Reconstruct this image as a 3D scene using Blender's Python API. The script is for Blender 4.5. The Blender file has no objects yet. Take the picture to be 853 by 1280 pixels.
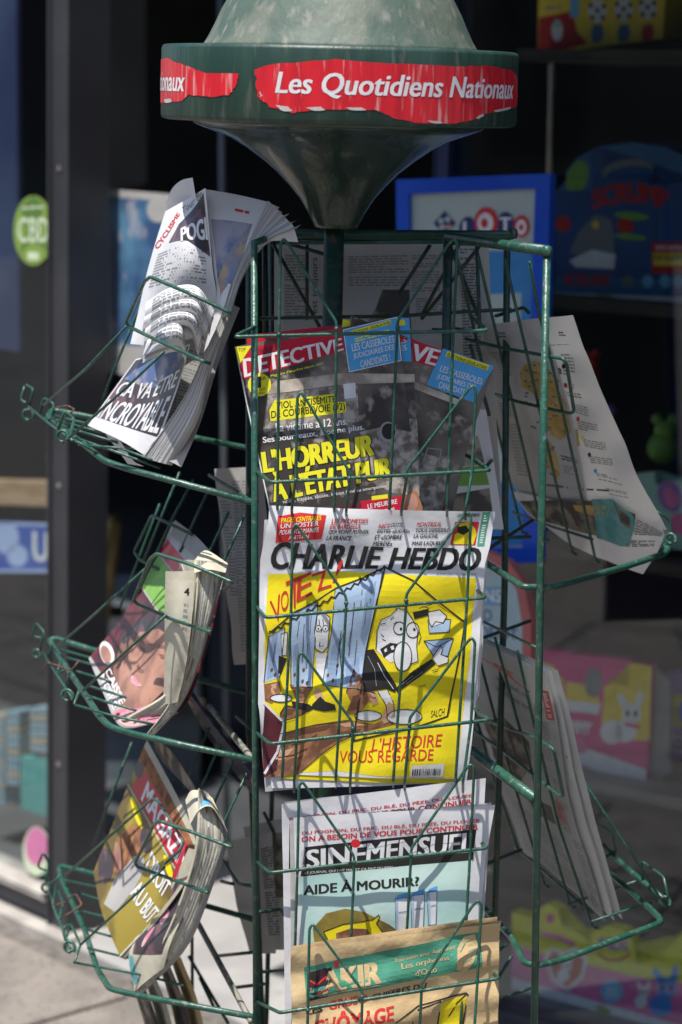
import bpy, bmesh, math, random
from mathutils import Vector, Matrix, noise
random.seed(7)
S = bpy.context.scene
COL = S.collection
V = Vector
# ------------------------------------------------------------------ camera
F = 3000.0; CX, CY = 426.5, 640.0; HOR = 118.0
PITCH = math.atan((CY - HOR) / F)
CAM = V((0, -3.0, 1.65))
FW = V((0, math.cos(PITCH), -math.sin(PITCH)))
UP = V((0, math.sin(PITCH), math.cos(PITCH)))
RT = V((1, 0, 0))
ROLL = math.radians(1.25)                          # the photograph leans slightly clockwise
RT, UP = RT * math.cos(ROLL) + UP * math.sin(ROLL), UP * math.cos(ROLL) - RT * math.sin(ROLL)
cd = bpy.data.cameras.new('camera'); cam = bpy.data.objects.new('camera', cd); COL.objects.link(cam)
cam.location = CAM; cam.rotation_euler = Matrix((RT, UP, -FW)).transposed().to_euler()
cd.sensor_fit = 'VERTICAL'; cd.sensor_height = 36; cd.sensor_width = 24
cd.lens = F / 1280 * 36; cd.clip_start = 0.05; cd.clip_end = 500
cd.dof.use_dof = True; cd.dof.focus_distance = 2.93; cd.dof.aperture_fstop = 4.0
S.camera = cam
# ------------------------------------------------------------------ light
EL, AZ = math.radians(70), 0       # sun stands high, left of and behind the camera
w = bpy.data.worlds.new('World'); S.world = w; w.use_nodes = True
nt = w.node_tree; sk = nt.nodes.new('ShaderNodeTexSky'); sk.sky_type = 'NISHITA'; sk.sun_disc = False
sundir = V((-0.24, -0.33, 0)).normalized() * math.cos(EL) + V((0, 0, math.sin(EL)))
sk.sun_elevation = EL; sk.sun_rotation = math.atan2(sundir.x, sundir.y)
nt.links.new(sk.outputs[0], nt.nodes['Background'].inputs[0]); nt.nodes['Background'].inputs[1].default_value = 0.15
sl = bpy.data.lights.new('sun', 'SUN'); sl.energy = 4.4; sl.angle = math.radians(0.53); sl.color = (1, .96, .9)
so = bpy.data.objects.new('sun', sl); COL.objects.link(so); so.rotation_euler = sundir.to_track_quat('Z', 'Y').to_euler()
S.view_settings.view_transform = 'Standard'; S.view_settings.look = 'None'; S.view_settings.exposure = 0.6
try: S.cycles.transparent_max_bounces = 24
except Exception: pass

# ------------------------------------------------------------------ helpers
def ray(px, py): return RT * ((px - CX) / F) + UP * (-(py - CY) / F) + FW
def at(px, py, Y):
    d = ray(px, py); return CAM + d * ((Y - CAM.y) / d.y)
def tag(o, label=None, cat=None, group=None, kind=None):
    if label: o['label'] = label
    if cat: o['category'] = cat
    if group: o['group'] = group
    if kind: o['kind'] = kind
    return o
def link(name, me, mat, parent=None, smooth=False):
    if mat and not me.materials: me.materials.append(mat)
    o = bpy.data.objects.new(name, me); COL.objects.link(o)
    if parent:
        o.parent = parent
        if parent.type == 'EMPTY' and parent.location.length > 0:
            o.matrix_parent_inverse = Matrix.Translation(-parent.location)
    if smooth:
        for p in me.polygons: p.use_smooth = True
    return o
def thing(name, label, cat, loc=(0, 0, 0), group=None):
    o = bpy.data.objects.new(name, None); COL.objects.link(o); o.location = loc; o.empty_display_size = .05
    return tag(o, label, cat, group)
def mesh(name, vs, fs, mat, parent=None, smooth=False):
    me = bpy.data.meshes.new(name); me.from_pydata([tuple(v) for v in vs], [], fs); me.update()
    return link(name, me, mat, parent, smooth)

def mat(name, col, rough=.6, col2=None, scale=30, lo=.4, hi=.6, bump=0, bscale=80, metal=0, spec=.5, col3=None, scale3=200, coat=0, stretch=None, detail=5):
    m = bpy.data.materials.new(name); m.use_nodes = True; n = m.node_tree; b = n.nodes['Principled BSDF']
    b.inputs['Roughness'].default_value = rough; b.inputs['Metallic'].default_value = metal
    b.inputs['Specular IOR Level'].default_value = spec; b.inputs['Coat Weight'].default_value = coat
    b.inputs['Base Color'].default_value = (*col, 1)
    tc = n.nodes.new('ShaderNodeTexCoord'); src = tc.outputs['Object']
    if stretch:
        mp = n.nodes.new('ShaderNodeMapping'); mp.inputs['Scale'].default_value = stretch
        n.links.new(src, mp.inputs[0]); src = mp.outputs[0]
    prev = None
    def layer(c, sc, a, bb, prev):
        t = n.nodes.new('ShaderNodeTexNoise'); t.inputs['Scale'].default_value = sc; t.inputs['Detail'].default_value = detail
        n.links.new(src, t.inputs['Vector'])
        r = n.nodes.new('ShaderNodeMapRange'); r.inputs[1].default_value = a; r.inputs[2].default_value = bb
        n.links.new(t.outputs[0], r.inputs[0])
        x = n.nodes.new('ShaderNodeMix'); x.data_type = 'RGBA'
        n.links.new(r.outputs[0], x.inputs[0])
        if prev: n.links.new(prev, x.inputs[6])
        else: x.inputs[6].default_value = (*col, 1)
        x.inputs[7].default_value = (*c, 1)
        return x.outputs[2]
    if col2: prev = layer(col2, scale, lo, hi, prev)
    if col3: prev = layer(col3, scale3, .56, .7, prev)
    if prev: n.links.new(prev, b.inputs['Base Color'])
    if bump:
        t = n.nodes.new('ShaderNodeTexNoise'); t.inputs['Scale'].default_value = bscale; t.inputs['Detail'].default_value = 6
        n.links.new(src, t.inputs['Vector'])
        bp = n.nodes.new('ShaderNodeBump'); bp.inputs['Strength'].default_value = bump; bp.inputs['Distance'].default_value = .004
        n.links.new(t.outputs[0], bp.inputs['Height']); n.links.new(bp.outputs[0], b.inputs['Normal'])
    return m
def flat(name, col, rough=.55, spec=.3): return mat(name, col, rough, tuple(min(1, c * .82 + .01) for c in col), 60, .35, .75, spec=spec)

M = {}
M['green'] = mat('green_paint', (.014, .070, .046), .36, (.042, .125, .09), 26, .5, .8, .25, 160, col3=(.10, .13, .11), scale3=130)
M['green_dark'] = mat('shaded_worn_green', (.010, .042, .028), .45, (.025, .08, .058), 40, .5, .8, .3, 200, col3=(.09, .06, .04), scale3=90)  # worn green, darker throughout to paint shade onto inner posts and wires
M['rust'] = mat('rusty_wire', (.16, .07, .04), .8, (.06, .035, .03), 120)
M['bare'] = mat('worn_bare_bar', (.22, .2, .16), .55, (.08, .11, .08), 60, .45, .6, .3)
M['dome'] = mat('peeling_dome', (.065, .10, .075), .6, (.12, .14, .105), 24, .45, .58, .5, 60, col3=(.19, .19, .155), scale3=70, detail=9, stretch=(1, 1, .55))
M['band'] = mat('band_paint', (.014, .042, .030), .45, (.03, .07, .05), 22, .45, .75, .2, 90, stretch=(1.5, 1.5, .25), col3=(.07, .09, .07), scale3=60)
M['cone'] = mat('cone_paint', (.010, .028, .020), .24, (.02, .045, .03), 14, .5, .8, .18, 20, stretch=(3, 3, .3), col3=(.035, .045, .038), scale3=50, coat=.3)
M['sred'] = mat('sticker_red', (.66, .018, .03), .4, (.50, .012, .022), 30, .45, .7, .35, 60, stretch=(2, 2, .2), col3=(.72, .30, .28), scale3=70)
M['news'] = mat('newsprint', (.62, .61, .60), .9, (.54, .53, .51), 9, .4, .7, .45, 30, spec=.1)
M['news2'] = mat('newsprint_grey', (.58, .565, .54), .9, (.50, .485, .46), 9, .4, .7, .4, 30, spec=.1)
M['cream'] = mat('cream_paper', (.66, .63, .50), .9, (.56, .52, .40), 14, .4, .7, .45, 40, spec=.1)
M['edge'] = mat('page_edges', (.60, .58, .50), .9, (.25, .24, .2), 14, .48, .56, .7, 60, spec=.1, stretch=(9, 9, 1))
M['white'] = mat('white_paper', (.76, .76, .77), .8, (.68, .68, .69), 12, .4, .7, .45, 22, spec=.15)
M['tan'] = mat('tan_paper', (.62, .46, .25), .9, (.52, .37, .19), 18, .4, .7, .8, 35, spec=.1)
M['ink'] = flat('black_ink', (.022, .02, .018)); M['ink2'] = flat('faded_ink', (.16, .16, .16)); M['ink3'] = flat('grey_ink', (.3, .3, .3))
M['yellow'] = mat('yellow_print', (.80, .66, .02), .75, (.70, .56, .02), 14, .4, .7, .4, 24, spec=.15)
M['ylw2'] = flat('bright_yellow_ink', (.85, .78, .03), .4)
M['red'] = flat('red_ink', (.62, .03, .03)); M['dred'] = flat('crimson_ink', (.55, .015, .04), .35)
M['blue'] = flat('sky_blue_ink', (.09, .38, .72), .35); M['pale'] = mat('pale_blue_print', (.40, .52, .66), .8, (.34, .45, .6), 30, .4, .6, spec=.1)
M['mint'] = mat('mint_print', (.42, .62, .58), .8, (.5, .66, .6), 12, .4, .6, .3, 24, spec=.1)
M['brown'] = mat('brown_wash', (.36, .17, .08), .8, (.17, .08, .05), 60, .42, .6, spec=.1)
M['skin'] = mat('skin_print', (.46, .24, .17), .5, (.26, .13, .1), 22, .42, .62)
M['hair'] = flat('auburn_print', (.40, .16, .08))
M['pap'] = flat('printed_white', (.74, .74, .74), .7); M['gw'] = flat('gloss_white', (.78, .78, .78), .3)
M['cov'] = mat('cover_photo', (.055, .046, .04), .33, (.17, .145, .125), 14, .45, .62, .12, 40, col3=(.34, .30, .26), scale3=55)
M['stone'] = mat('cover_rubble', (.42, .38, .33), .35, (.14, .12, .10), 90, .42, .6)
M['beam'] = mat('cover_beam', (.55, .48, .40), .35, (.30, .25, .2), 50)
M['dgreen'] = mat('green_print', (.07, .27, .17), .8, (.09, .32, .22), 30, .4, .6, .4, 35, spec=.1)
M['lime'] = flat('apple_green_ink', (.2, .42, .08)); M['wine'] = mat('wine_photo', (.14, .02, .03), .4, (.05, .012, .02), 30)
M['pink'] = mat('pink_photo', (.62, .20, .28), .5, (.68, .45, .45), 25, .45, .6)
M['olive'] = mat('olive_photo', (.34, .26, .04), .5, (.14, .10, .03), 14, .42, .6)
M['rev'] = mat('dark_photo', (.05, .04, .05), .4, (.16, .08, .1), 30, .55, .62)
M['bphoto'] = mat('blue_photo', (.10, .15, .30), .6, (.34, .34, .42), 30, .45, .6, col3=(.55, .34, .12), scale3=44)
M['carto'] = mat('crowd_photo', (.25, .25, .3), .6, (.45, .33, .2), 60, .45, .55, col3=(.10, .22, .5), scale3=40)
M['mud'] = M['brown']; M['ochre'] = mat('ochre_map', (.56, .43, .20), .8, (.5, .33, .1), 60, spec=.1)
M['teal'] = mat('teal_print', (.10, .32, .33), .8, (.2, .42, .42), 30, spec=.1); M['dkp'] = mat('dusky_photo', (.1, .09, .085), .8, (.3, .26, .2), 40, .45, .6, spec=.1)

def translucent(m, f):
    n = m.node_tree; b = n.nodes['Principled BSDF']; out = n.nodes['Material Output']
    mx = n.nodes.new('ShaderNodeMixShader'); tr = n.nodes.new('ShaderNodeBsdfTranslucent'); mx.inputs[0].default_value = f
    src = b.inputs['Base Color'].links
    if src: n.links.new(src[0].from_socket, tr.inputs[0])
    n.links.new(b.outputs[0], mx.inputs[1]); n.links.new(tr.outputs[0], mx.inputs[2]); n.links.new(mx.outputs[0], out.inputs[0])
for k_, f_ in (('news', .3), ('news2', .3), ('white', .12), ('cream', .2)): translucent(M[k_], f_)

def tube_geo(pts, r, sides=8, fillet=None, closed=False):
    pts = [V(p) for p in pts]
    fl = fillet if fillet is not None else r * 3
    out = [pts[0]]
    for i in range(1, len(pts) - 1):
        a, b, c = pts[i - 1], pts[i], pts[i + 1]
        d1, d2 = (a - b), (c - b)
        if d1.length < 1e-6 or d2.length < 1e-6: continue
        k = min(fl, d1.length * .45, d2.length * .45)
        p, q = b + d1.normalized() * k, b + d2.normalized() * k
        for t in (0, .25, .5, .75, 1): out.append(p * (1 - t) ** 2 + b * 2 * t * (1 - t) + q * t * t)
    out.append(pts[-1])
    vs, fs = [], []
    nrm = None
    for i, p in enumerate(out):
        t = (out[min(i + 1, len(out) - 1)] - out[max(i - 1, 0)]).normalized()
        if nrm is None:
            nrm = t.orthogonal().normalized()
        nrm = (nrm - t * nrm.dot(t)).normalized(); bn = t.cross(nrm)
        for s in range(sides):
            an = 2 * math.pi * s / sides
            vs.append(p + (nrm * math.cos(an) + bn * math.sin(an)) * r)
    n = len(out)
    for i in range(n - 1):
        for s in range(sides):
            s2 = (s + 1) % sides
            fs.append((i * sides + s, i * sides + s2, (i + 1) * sides + s2, (i + 1) * sides + s))
    fs.append(tuple(range(sides))[::-1]); fs.append(tuple((n - 1) * sides + s for s in range(sides)))
    return vs, fs
def tube(name, pts, r, m, parent, fillet=None, sides=8):
    vs, fs = tube_geo(pts, r, sides, fillet); return mesh(name, vs, fs, m, parent, True)
def P(*a): return [at(*p) for p in a]       # a run of (px, py, depth) points

class Plane:                                # a gently uneven plane through three points
    def __init__(s, a, b, c, bulge=None):
        A, B, C_ = at(*a), at(*b), at(*c); s.o = A
        s.n = (B - A).cross(C_ - A).normalized()
        if s.n.dot(CAM - A) < 0: s.n = -s.n
        s.bulge = bulge
    def pt(s, px, py, off=0.0):
        d = ray(px, py); t = (s.o - CAM).dot(s.n) / d.dot(s.n)
        if s.bulge: off += s.bulge(px, py)
        return CAM + d * t + s.n * off
class Off:
    def __init__(s, sf, o): s.sf, s.o = sf, o
    def pt(s, x, y, off=0): return s.sf.pt(x, y, off + s.o)
class Grid:                                 # smooth sheet through a grid of points; (u, v) 0..1
    def __init__(s, rows): s.g = [[at(*p) for p in r] for r in rows]
    @staticmethod
    def cr(L, t):
        n = len(L) - 1; x = min(max(t, 0), 1) * n; i = min(int(x), n - 1); f = x - i
        p1, p2 = L[i], L[i + 1]; p0 = L[i - 1] if i > 0 else p1 * 2 - p2; p3 = L[i + 2] if i + 2 <= n else p2 * 2 - p1
        return (p1 * 2 + (p2 - p0) * f + (p0 * 2 - p1 * 5 + p2 * 4 - p3) * f * f + (p1 * 3 - p0 - p2 * 3 + p3) * f ** 3) * .5
    def raw(s, u, v): return s.cr([s.cr(r, u) for r in s.g], v)
    def pt(s, u, v, off=0.0):
        p = s.raw(u, v)
        if off:
            e = .02; a = s.raw(min(u + e, 1), v) - s.raw(max(u - e, 0), v); b = s.raw(u, min(v + e, 1)) - s.raw(u, max(v - e, 0))
            n = a.cross(b).normalized()
            if n.dot(CAM - p) < 0: n = -n
            p = p + n * off
        return p
def lerp(a, b, t): return tuple(x + (y - x) * t for x, y in zip(a, b))
def gridmesh(name, fn, nu, nv, m, parent, thick=0):
    vs = [fn(i / nu, j / nv, 0) for j in range(nv + 1) for i in range(nu + 1)]
    W = nu + 1; fs = [(j * W + i, j * W + i + 1, (j + 1) * W + i + 1, (j + 1) * W + i) for j in range(nv) for i in range(nu)]
    if thick:
        N = len(vs); vs += [fn(i / nu, j / nv, -thick) for j in range(nv + 1) for i in range(nu + 1)]
        fs += [tuple(N + k for k in f[::-1]) for f in fs]
        for i in range(nu):
            fs.append((i, N + i, N + i + 1, i + 1)); b = nv * W; fs.append((b + i + 1, N + b + i + 1, N + b + i, b + i))
        for j in range(nv):
            fs.append((j * W, (j + 1) * W, N + (j + 1) * W, N + j * W)); a = nu
            fs.append((j * W + a, N + j * W + a, N + (j + 1) * W + a, (j + 1) * W + a))
    return mesh(name, vs, fs, m, parent, not thick)
def rowfn(sf, rows, off=0):                 # rows = [(left, right), ...] top to bottom
    n = len(rows) - 1
    def fn(u, v, o):
        x = v * n; i = min(int(x), n - 1); f = x - i
        L = lerp(rows[i][0], rows[i + 1][0], f); R = lerp(rows[i][1], rows[i + 1][1], f)
        return sf.pt(*lerp(L, R, u), off + o)
    return fn
def sheet(name, sf, rows, m, parent, off=0, nu=18, nv=24, thick=0):
    k = 1 if off < 0 or thick else 2.4
    return gridmesh(name, rowfn(sf, rows, off), int(nu * k), int(nv * k), m, parent, thick)
def gsheet(name, g, m, parent, nu=20, nv=20, thick=0, off=0): return gridmesh(name, lambda u, v, o: g.pt(u, v, o + off), nu, nv, m, parent, thick)
LY = .00016
def finish(name, bm, sf, m, parent, lay, maxe):
    for _ in range(5):
        es = [e for e in bm.edges if e.calc_length() > maxe]
        if not es: break
        bmesh.ops.subdivide_edges(bm, edges=es, cuts=1)
        bmesh.ops.triangulate(bm, faces=bm.faces[:])
    for v in bm.verts: v.co = sf.pt(v.co.x, v.co.y, LY * lay)
    me = bpy.data.meshes.new(name); bm.to_mesh(me); bm.free()
    return link(name, me, m, parent)
def poly(sf, pts, m, parent, lay=1, name='print_patch', maxe=None):
    if maxe is None: maxe = .05 if isinstance(sf, Grid) else 10
    bm = bmesh.new(); f = bm.faces.new([bm.verts.new((x, y, 0)) for x, y in pts])
    bmesh.ops.triangulate(bm, faces=[f]); return finish(name, bm, sf, m, parent, lay, maxe)
def ell(sf, cx, cy, rx, ry, m, parent, lay=1, rot=0, name='print_patch', n=22):
    c, s = math.cos(rot), math.sin(rot)
    return poly(sf, [(cx + rx * math.cos(a) * c - ry * math.sin(a) * s, cy + rx * math.cos(a) * s + ry * math.sin(a) * c) for a in [2 * math.pi * k / n for k in range(n)]], m, parent, lay, name)
def stroke(sf, lines, w_, m, parent, lay=2, name='drawn_line'):
    if len(lines) > 1:
        for L in lines: stroke(sf, [L], w_, m, parent, lay, name)
        return
    bm = bmesh.new()
    for L in lines:
        for a, b in zip(L, L[1:]):
            dx, dy = b[0] - a[0], b[1] - a[1]; l = math.hypot(dx, dy)
            if l < 1e-6: continue
            nx, ny = -dy / l * w_ / 2, dx / l * w_ / 2; ex, ey = dx / l * w_ * .3, dy / l * w_ * .3
            bm.faces.new([bm.verts.new((x, y, 0)) for x, y in ((a[0] - ex + nx, a[1] - ey + ny), (b[0] + ex + nx, b[1] + ey + ny), (b[0] + ex - nx, b[1] + ey - ny), (a[0] - ex - nx, a[1] - ey - ny))])
    bmesh.ops.triangulate(bm, faces=bm.faces[:]); return finish(name, bm, sf, m, parent, lay, .15 if isinstance(sf, Grid) else 30)
def textpolys(s, bold=0.0, shear=0.0, spacing=1.0):
    cu = bpy.data.curves.new('t', 'FONT'); cu.body = s; cu.offset = 0; cu.shear = shear; cu.space_character = spacing; cu.resolution_u = 3; cu.fill_mode = 'FRONT'
    ob = bpy.data.objects.new('t', cu); COL.objects.link(ob)
    me = ob.to_mesh(); vs = [v.co.copy() for v in me.vertices]; fs = [tuple(p.vertices) for p in me.polygons]
    ob.to_mesh_clear(); bpy.data.objects.remove(ob); bpy.data.curves.remove(cu)
    return vs, fs
def embolden(vs, fs, bold):                  # heavier weight: the outline printed again a hair to each side
    k = bold * 1.1; n0 = len(vs)
    out = [V((v.x + dx * k, v.y + dy * k * .5, i)) for i, (dx, dy) in enumerate(((0, 0), (-1, .6), (1, -.6), (-1, -.6), (1, .6))) for v in vs]
    return out, [tuple(a + q_ * n0 for a in f) for q_ in range(5) for f in fs]
def text(sf, s, q, m, parent, lay=3, bold=.012, name='lettering', arch=0, spacing=1.0):
    vs, fs = textpolys(s, bold, 0, spacing)
    if not vs: return
    x0 = min(v.x for v in vs); x1 = max(v.x for v in vs); y0 = min(v.y for v in vs); y1 = max(v.y for v in vs)
    tl, tr, br, bl = q; out = []
    if bold >= .008: vs, fs = embolden(vs, fs, bold)
    for v in vs:
        u = (v.x - x0) / (x1 - x0 + 1e-9); t = (y1 - v.y) / (y1 - y0 + 1e-9)
        a = lerp(lerp(tl, tr, u), lerp(bl, br, u), t)
        if arch: a = (a[0], a[1] - arch * (1 - (2 * u - 1) ** 2))
        out.append(sf.pt(a[0], a[1], LY * lay + v.z * .00002))
    return mesh(name, out, fs, m, parent)
def body(sf, q, n, m, parent, lay=1, fill=.55, name='body_text', words=7, seed=None):
    tl, tr, br, bl = q; rnd = random.Random(seed if seed is not None else str(q)); vs, fs = [], []
    for k in range(n):
        if rnd.random() < .05: continue
        v0 = (k + .2) / n; v1 = (k + .2 + fill) / n; u = 0; end = 1 if rnd.random() > .2 else rnd.uniform(.4, .95)
        while u < end:
            l = rnd.uniform(.5, 1.6) / words; ue = min(u + l, end)
            c = [lerp(lerp(tl, tr, a), lerp(bl, br, a), b) for a, b in ((u, v0), (ue, v0), (ue, v1), (u, v1))]
            b0 = len(vs); vs += [sf.pt(*p, LY * lay) for p in c]; fs.append((b0, b0 + 1, b0 + 2, b0 + 3)); u = ue + .22 / words
    o = mesh(name, vs, fs, m, parent); o['kind'] = 'stuff'; return o
def wob(amp, sc, seed=0): return lambda px, py: amp * noise.noise(V((px / sc, py / sc, seed * 3.7)))
def quad(x0, y0, x1, y1, sl=0): return [(x0, y0), (x1, y0 + sl), (x1, y1 + sl), (x0, y1)]
def box(name, lo, hi, m, parent=None, bev=0, rot=None, kind=None):
    bm = bmesh.new(); bmesh.ops.create_cube(bm, size=1)
    for v in bm.verts: v.co = V([lo[i] + (v.co[i] + .5) * (hi[i] - lo[i]) for i in range(3)])
    if bev: bmesh.ops.bevel(bm, geom=bm.edges[:], offset=bev, segments=2, affect='EDGES')
    me = bpy.data.meshes.new(name); bm.to_mesh(me); bm.free(); o = link(name, me, m, parent)
    if rot is not None: o.matrix_basis = rot
    if kind: o['kind'] = kind
    return o
def prism(name, sf, pts, m, parent, back=.03, lay=0):    # outline with real thickness, in front of a plane
    n = len(pts); a = [sf.pt(x, y, LY * lay) for x, y in pts]; b = [sf.pt(x, y, LY * lay - back) for x, y in pts]
    me = bpy.data.meshes.new(name); bm = bmesh.new(); A = [bm.verts.new(p) for p in a]; B = [bm.verts.new(p) for p in b]
    bm.faces.new(A); bm.faces.new(B[::-1])
    for i in range(n): bm.faces.new((A[i], B[i], B[(i + 1) % n], A[(i + 1) % n]))
    bmesh.ops.triangulate(bm, faces=[f for f in bm.faces if len(f.verts) > 4])
    bm.to_mesh(me); bm.free(); return link(name, me, m, parent)

exec_parts = []
# ================================================================== SETTING
M['pave'] = mat('granite_paving', (.235, .205, .175), .9, (.165, .145, .125), 9, .4, .65, .5, 90, col3=(.09, .085, .08), scale3=110)
M['joint'] = mat('paving_joint', (.10, .09, .08), .95, (.16, .14, .12), 40)
M['step'] = mat('pale_concrete', (.34, .325, .31), .9, (.27, .26, .25), 7, .4, .65, .3, 70, col3=(.28, .27, .26), scale3=25)
M['road'] = mat('street_asphalt', (.10, .096, .09), .9, (.13, .125, .12), 3, .4, .6, .5, 200)
M['col'] = mat('slate_blue_metal', (.032, .033, .038), .45, (.043, .044, .05), 6, .4, .65, .1, 20)
M['col2'] = mat('slate_metal_panel', (.04, .044, .056), .42, (.055, .06, .074), 6, .4, .65)
M['sill'] = mat('aluminium_sill', (.45, .42, .38), .5, (.33, .3, .27), 12)
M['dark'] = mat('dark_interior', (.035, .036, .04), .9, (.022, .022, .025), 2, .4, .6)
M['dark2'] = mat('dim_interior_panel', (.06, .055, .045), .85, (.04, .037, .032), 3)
M['ifloor'] = mat('shop_floor', (.10, .10, .105), .5, (.075, .075, .08), 4)
M['opp'] = mat('opposite_stone', (.11, .10, .085), .9, (.07, .065, .055), 1.2)
gl = bpy.data.materials.new('window_glass'); gl.use_nodes = True; g = gl.node_tree; g.nodes.clear()
go = g.nodes.new('ShaderNodeOutputMaterial'); gm = g.nodes.new('ShaderNodeMixShader'); gt = g.nodes.new('ShaderNodeBsdfTransparent'); gg = g.nodes.new('ShaderNodeBsdfGlossy'); gf = g.nodes.new('ShaderNodeLayerWeight')
gf.inputs[0].default_value = .5; pw = g.nodes.new('ShaderNodeMath'); pw.operation = 'POWER'; pw.inputs[1].default_value = 4.0; md = g.nodes.new('ShaderNodeMath'); md.operation = 'MULTIPLY_ADD'; md.inputs[1].default_value = .5; md.inputs[2].default_value = .05
g.links.new(gf.outputs['Facing'], pw.inputs[0]); g.links.new(pw.outputs[0], md.inputs[0]); gt.inputs[0].default_value = (.93, .96, .96, 1); gg.inputs['Roughness'].default_value = .015
g.links.new(md.outputs[0], gm.inputs[0]); g.links.new(gt.outputs[0], gm.inputs[1]); g.links.new(gg.outputs[0], gm.inputs[2]); g.links.new(gm.outputs[0], go.inputs[0])

def onz(px, py, z):
    d = ray(px, py); return CAM + d * ((z - CAM.z) / d.z)
K0 = onz(66, 1165, 0); K1 = onz(0, 1135, 0)
LD = (K0 - K1); LD.z = 0; LD.normalize()          # along the left shop front, towards the camera
LN = V((LD.y, -LD.x, 0));
if LN.y > 0: LN = -LN                              # outward normal
# ground: street, paving bed, slabs
mesh('street', [(-60, -60, -.03), (60, -60, -.03), (60, 60, -.03), (-60, 60, -.03)], [(0, 1, 2, 3)], M['road'])['kind'] = 'structure'
def gp(u, v, z): return K0 + LD * u + LN * v + V((0, 0, z))
pv = mesh('pavement', [gp(-6, -.06, 0), gp(6, -.06, 0), gp(6, 6, 0), gp(-6, 6, 0), gp(-6, -.06, -.12), gp(6, -.06, -.12), gp(6, 6, -.12), gp(-6, 6, -.12)],
          [(0, 1, 2, 3), (4, 7, 6, 5), (0, 4, 5, 1), (1, 5, 6, 2), (2, 6, 7, 3), (3, 7, 4, 0)], M['joint']); pv['kind'] = 'structure'
SU, SV = .62, .47
cache = {}
for i in range(-5, 6):
    for j in range(0, 9):
        sh = .31 if j % 2 else 0
        k = (i + j * 3) % 4
        if k not in cache:
            bm = bmesh.new(); bmesh.ops.create_cube(bm, size=1)
            for v_ in bm.verts: v_.co = V((v_.co.x * (SU - .012), v_.co.y * (SV - .012), v_.co.z * .03)) + V((0, 0, random.uniform(-.0008, .0008)))
            bmesh.ops.bevel(bm, geom=bm.edges[:], offset=.003, segments=1, affect='EDGES')
            me = bpy.data.meshes.new('paving_slab'); bm.to_mesh(me); bm.free(); me.materials.append(M['pave']); cache[k] = me
        o = bpy.data.objects.new('paving_slab', cache[k]); COL.objects.link(o); o.parent = pv
        o.location = gp(.08 + i * SU + sh, .10 + (j + .5) * SV, -.004 + random.uniform(0, .003)); o.rotation_euler = (0, 0, math.atan2(LD.y, LD.x))
# pale threshold in front of the shop door
sp = [gp(.075, .035, 0), onz(120, 1100, 0), onz(215, 1085, 0), onz(400, 1092, 0), onz(560, 1290, 0), gp(1.15, .035, 0)]
st = mesh('doorstep', [(p.x, p.y, .012) for p in sp] + [(p.x, p.y, -.1) for p in sp], [tuple(range(6)), tuple(range(11, 5, -1))] + [(i, 6 + i, 6 + (i + 1) % 6, (i + 1) % 6) for i in range(6)], M['step']); st['kind'] = 'structure'
kb = mesh('kerb_strip', [gp(-4, .045, .018), gp(.10, .045, .018), gp(.10, -.03, .018), gp(-4, -.03, .018), gp(-4, .045, -.05), gp(.10, .045, -.05)],
          [(0, 1, 2, 3), (0, 4, 5, 1)], M['sill']); kb['kind'] = 'structure'
# ---- left shop front
lf = thing('shopfront', 'slate blue metal shop front with oblique window at the left of the doorway', 'shop front', gp(0, 0, 0))
def lbox(name, u0, u1, v0, v1, z0, z1, m, parent, bev=.003):
    bm = bmesh.new(); bmesh.ops.create_cube(bm, size=1)
    for v_ in bm.verts:
        c = v_.co; v_.co = gp(u0 + (c.x + .5) * (u1 - u0), v0 + (c.y + .5) * (v1 - v0), z0 + (c.z + .5) * (z1 - z0))
    if bev: bmesh.ops.bevel(bm, geom=bm.edges[:], offset=bev, segments=2, affect='EDGES')
    me = bpy.data.meshes.new(name); bm.to_mesh(me); bm.free(); return link(name, me, m, parent)
zs = 0.07
bpn = lbox('base_panel', -4, -.004, -.05, 0, .02, zs, M['col2'], lf)
lbox('sill', -4, -.004, -.06, .02, zs, zs + .012, M['sill'], lf)
lbox('corner_post', .0, .066, -.075, .008, .0, 3.2, M['col'], lf, .006)
lbox('fascia', -4, 1.6, -.2, .03, 2.75, 3.4, M['col2'], lf)
lbox('window_pane', -4, -.004, -.028, -.022, zs + .03, 2.75, gl, lf, 0)
lbox('rubber_seal', -.012, -.002, -.02, .004, zs + .02, 2.75, M['ink'], lf, 0)
for z_ in (.35, .9, 1.5): lbox('screw', .03, .036, .008, .0105, z_, z_ + .006, M['sill'], lf, .001)
lbox('mullion', -1.6, -1.54, -.04, .0, zs, 2.75, M['col'], lf)
# ---- interior (room plan)
RP = V((.16, 1.22, 0)); RA = math.radians(35); RD = V((math.cos(RA), -math.sin(RA), 0)); RN = V((-math.sin(RA), -math.cos(RA), 0))
def rp(u, v, z): return RP + RD * u + RN * v + V((0, 0, z))
LE = gp(-4, -.06, 0); RE = rp(3.2, -.1, 0)
plan = [gp(-4, -.05, 0), V((LE.x, 6.5, 0)), V((5, 6.5, 0)), V((5, RE.y, 0)), rp(3.2, -.05, 0)]
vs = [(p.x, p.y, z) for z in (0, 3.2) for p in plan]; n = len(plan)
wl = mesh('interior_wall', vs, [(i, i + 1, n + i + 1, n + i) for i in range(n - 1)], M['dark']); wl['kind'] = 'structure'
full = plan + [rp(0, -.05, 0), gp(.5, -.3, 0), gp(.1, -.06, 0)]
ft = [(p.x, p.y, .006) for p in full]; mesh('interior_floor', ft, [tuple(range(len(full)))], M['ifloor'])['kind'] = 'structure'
cfull = plan + [rp(0, .03, 0), gp(.9, -.25, 0), gp(.1, 0, 0)]
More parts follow.
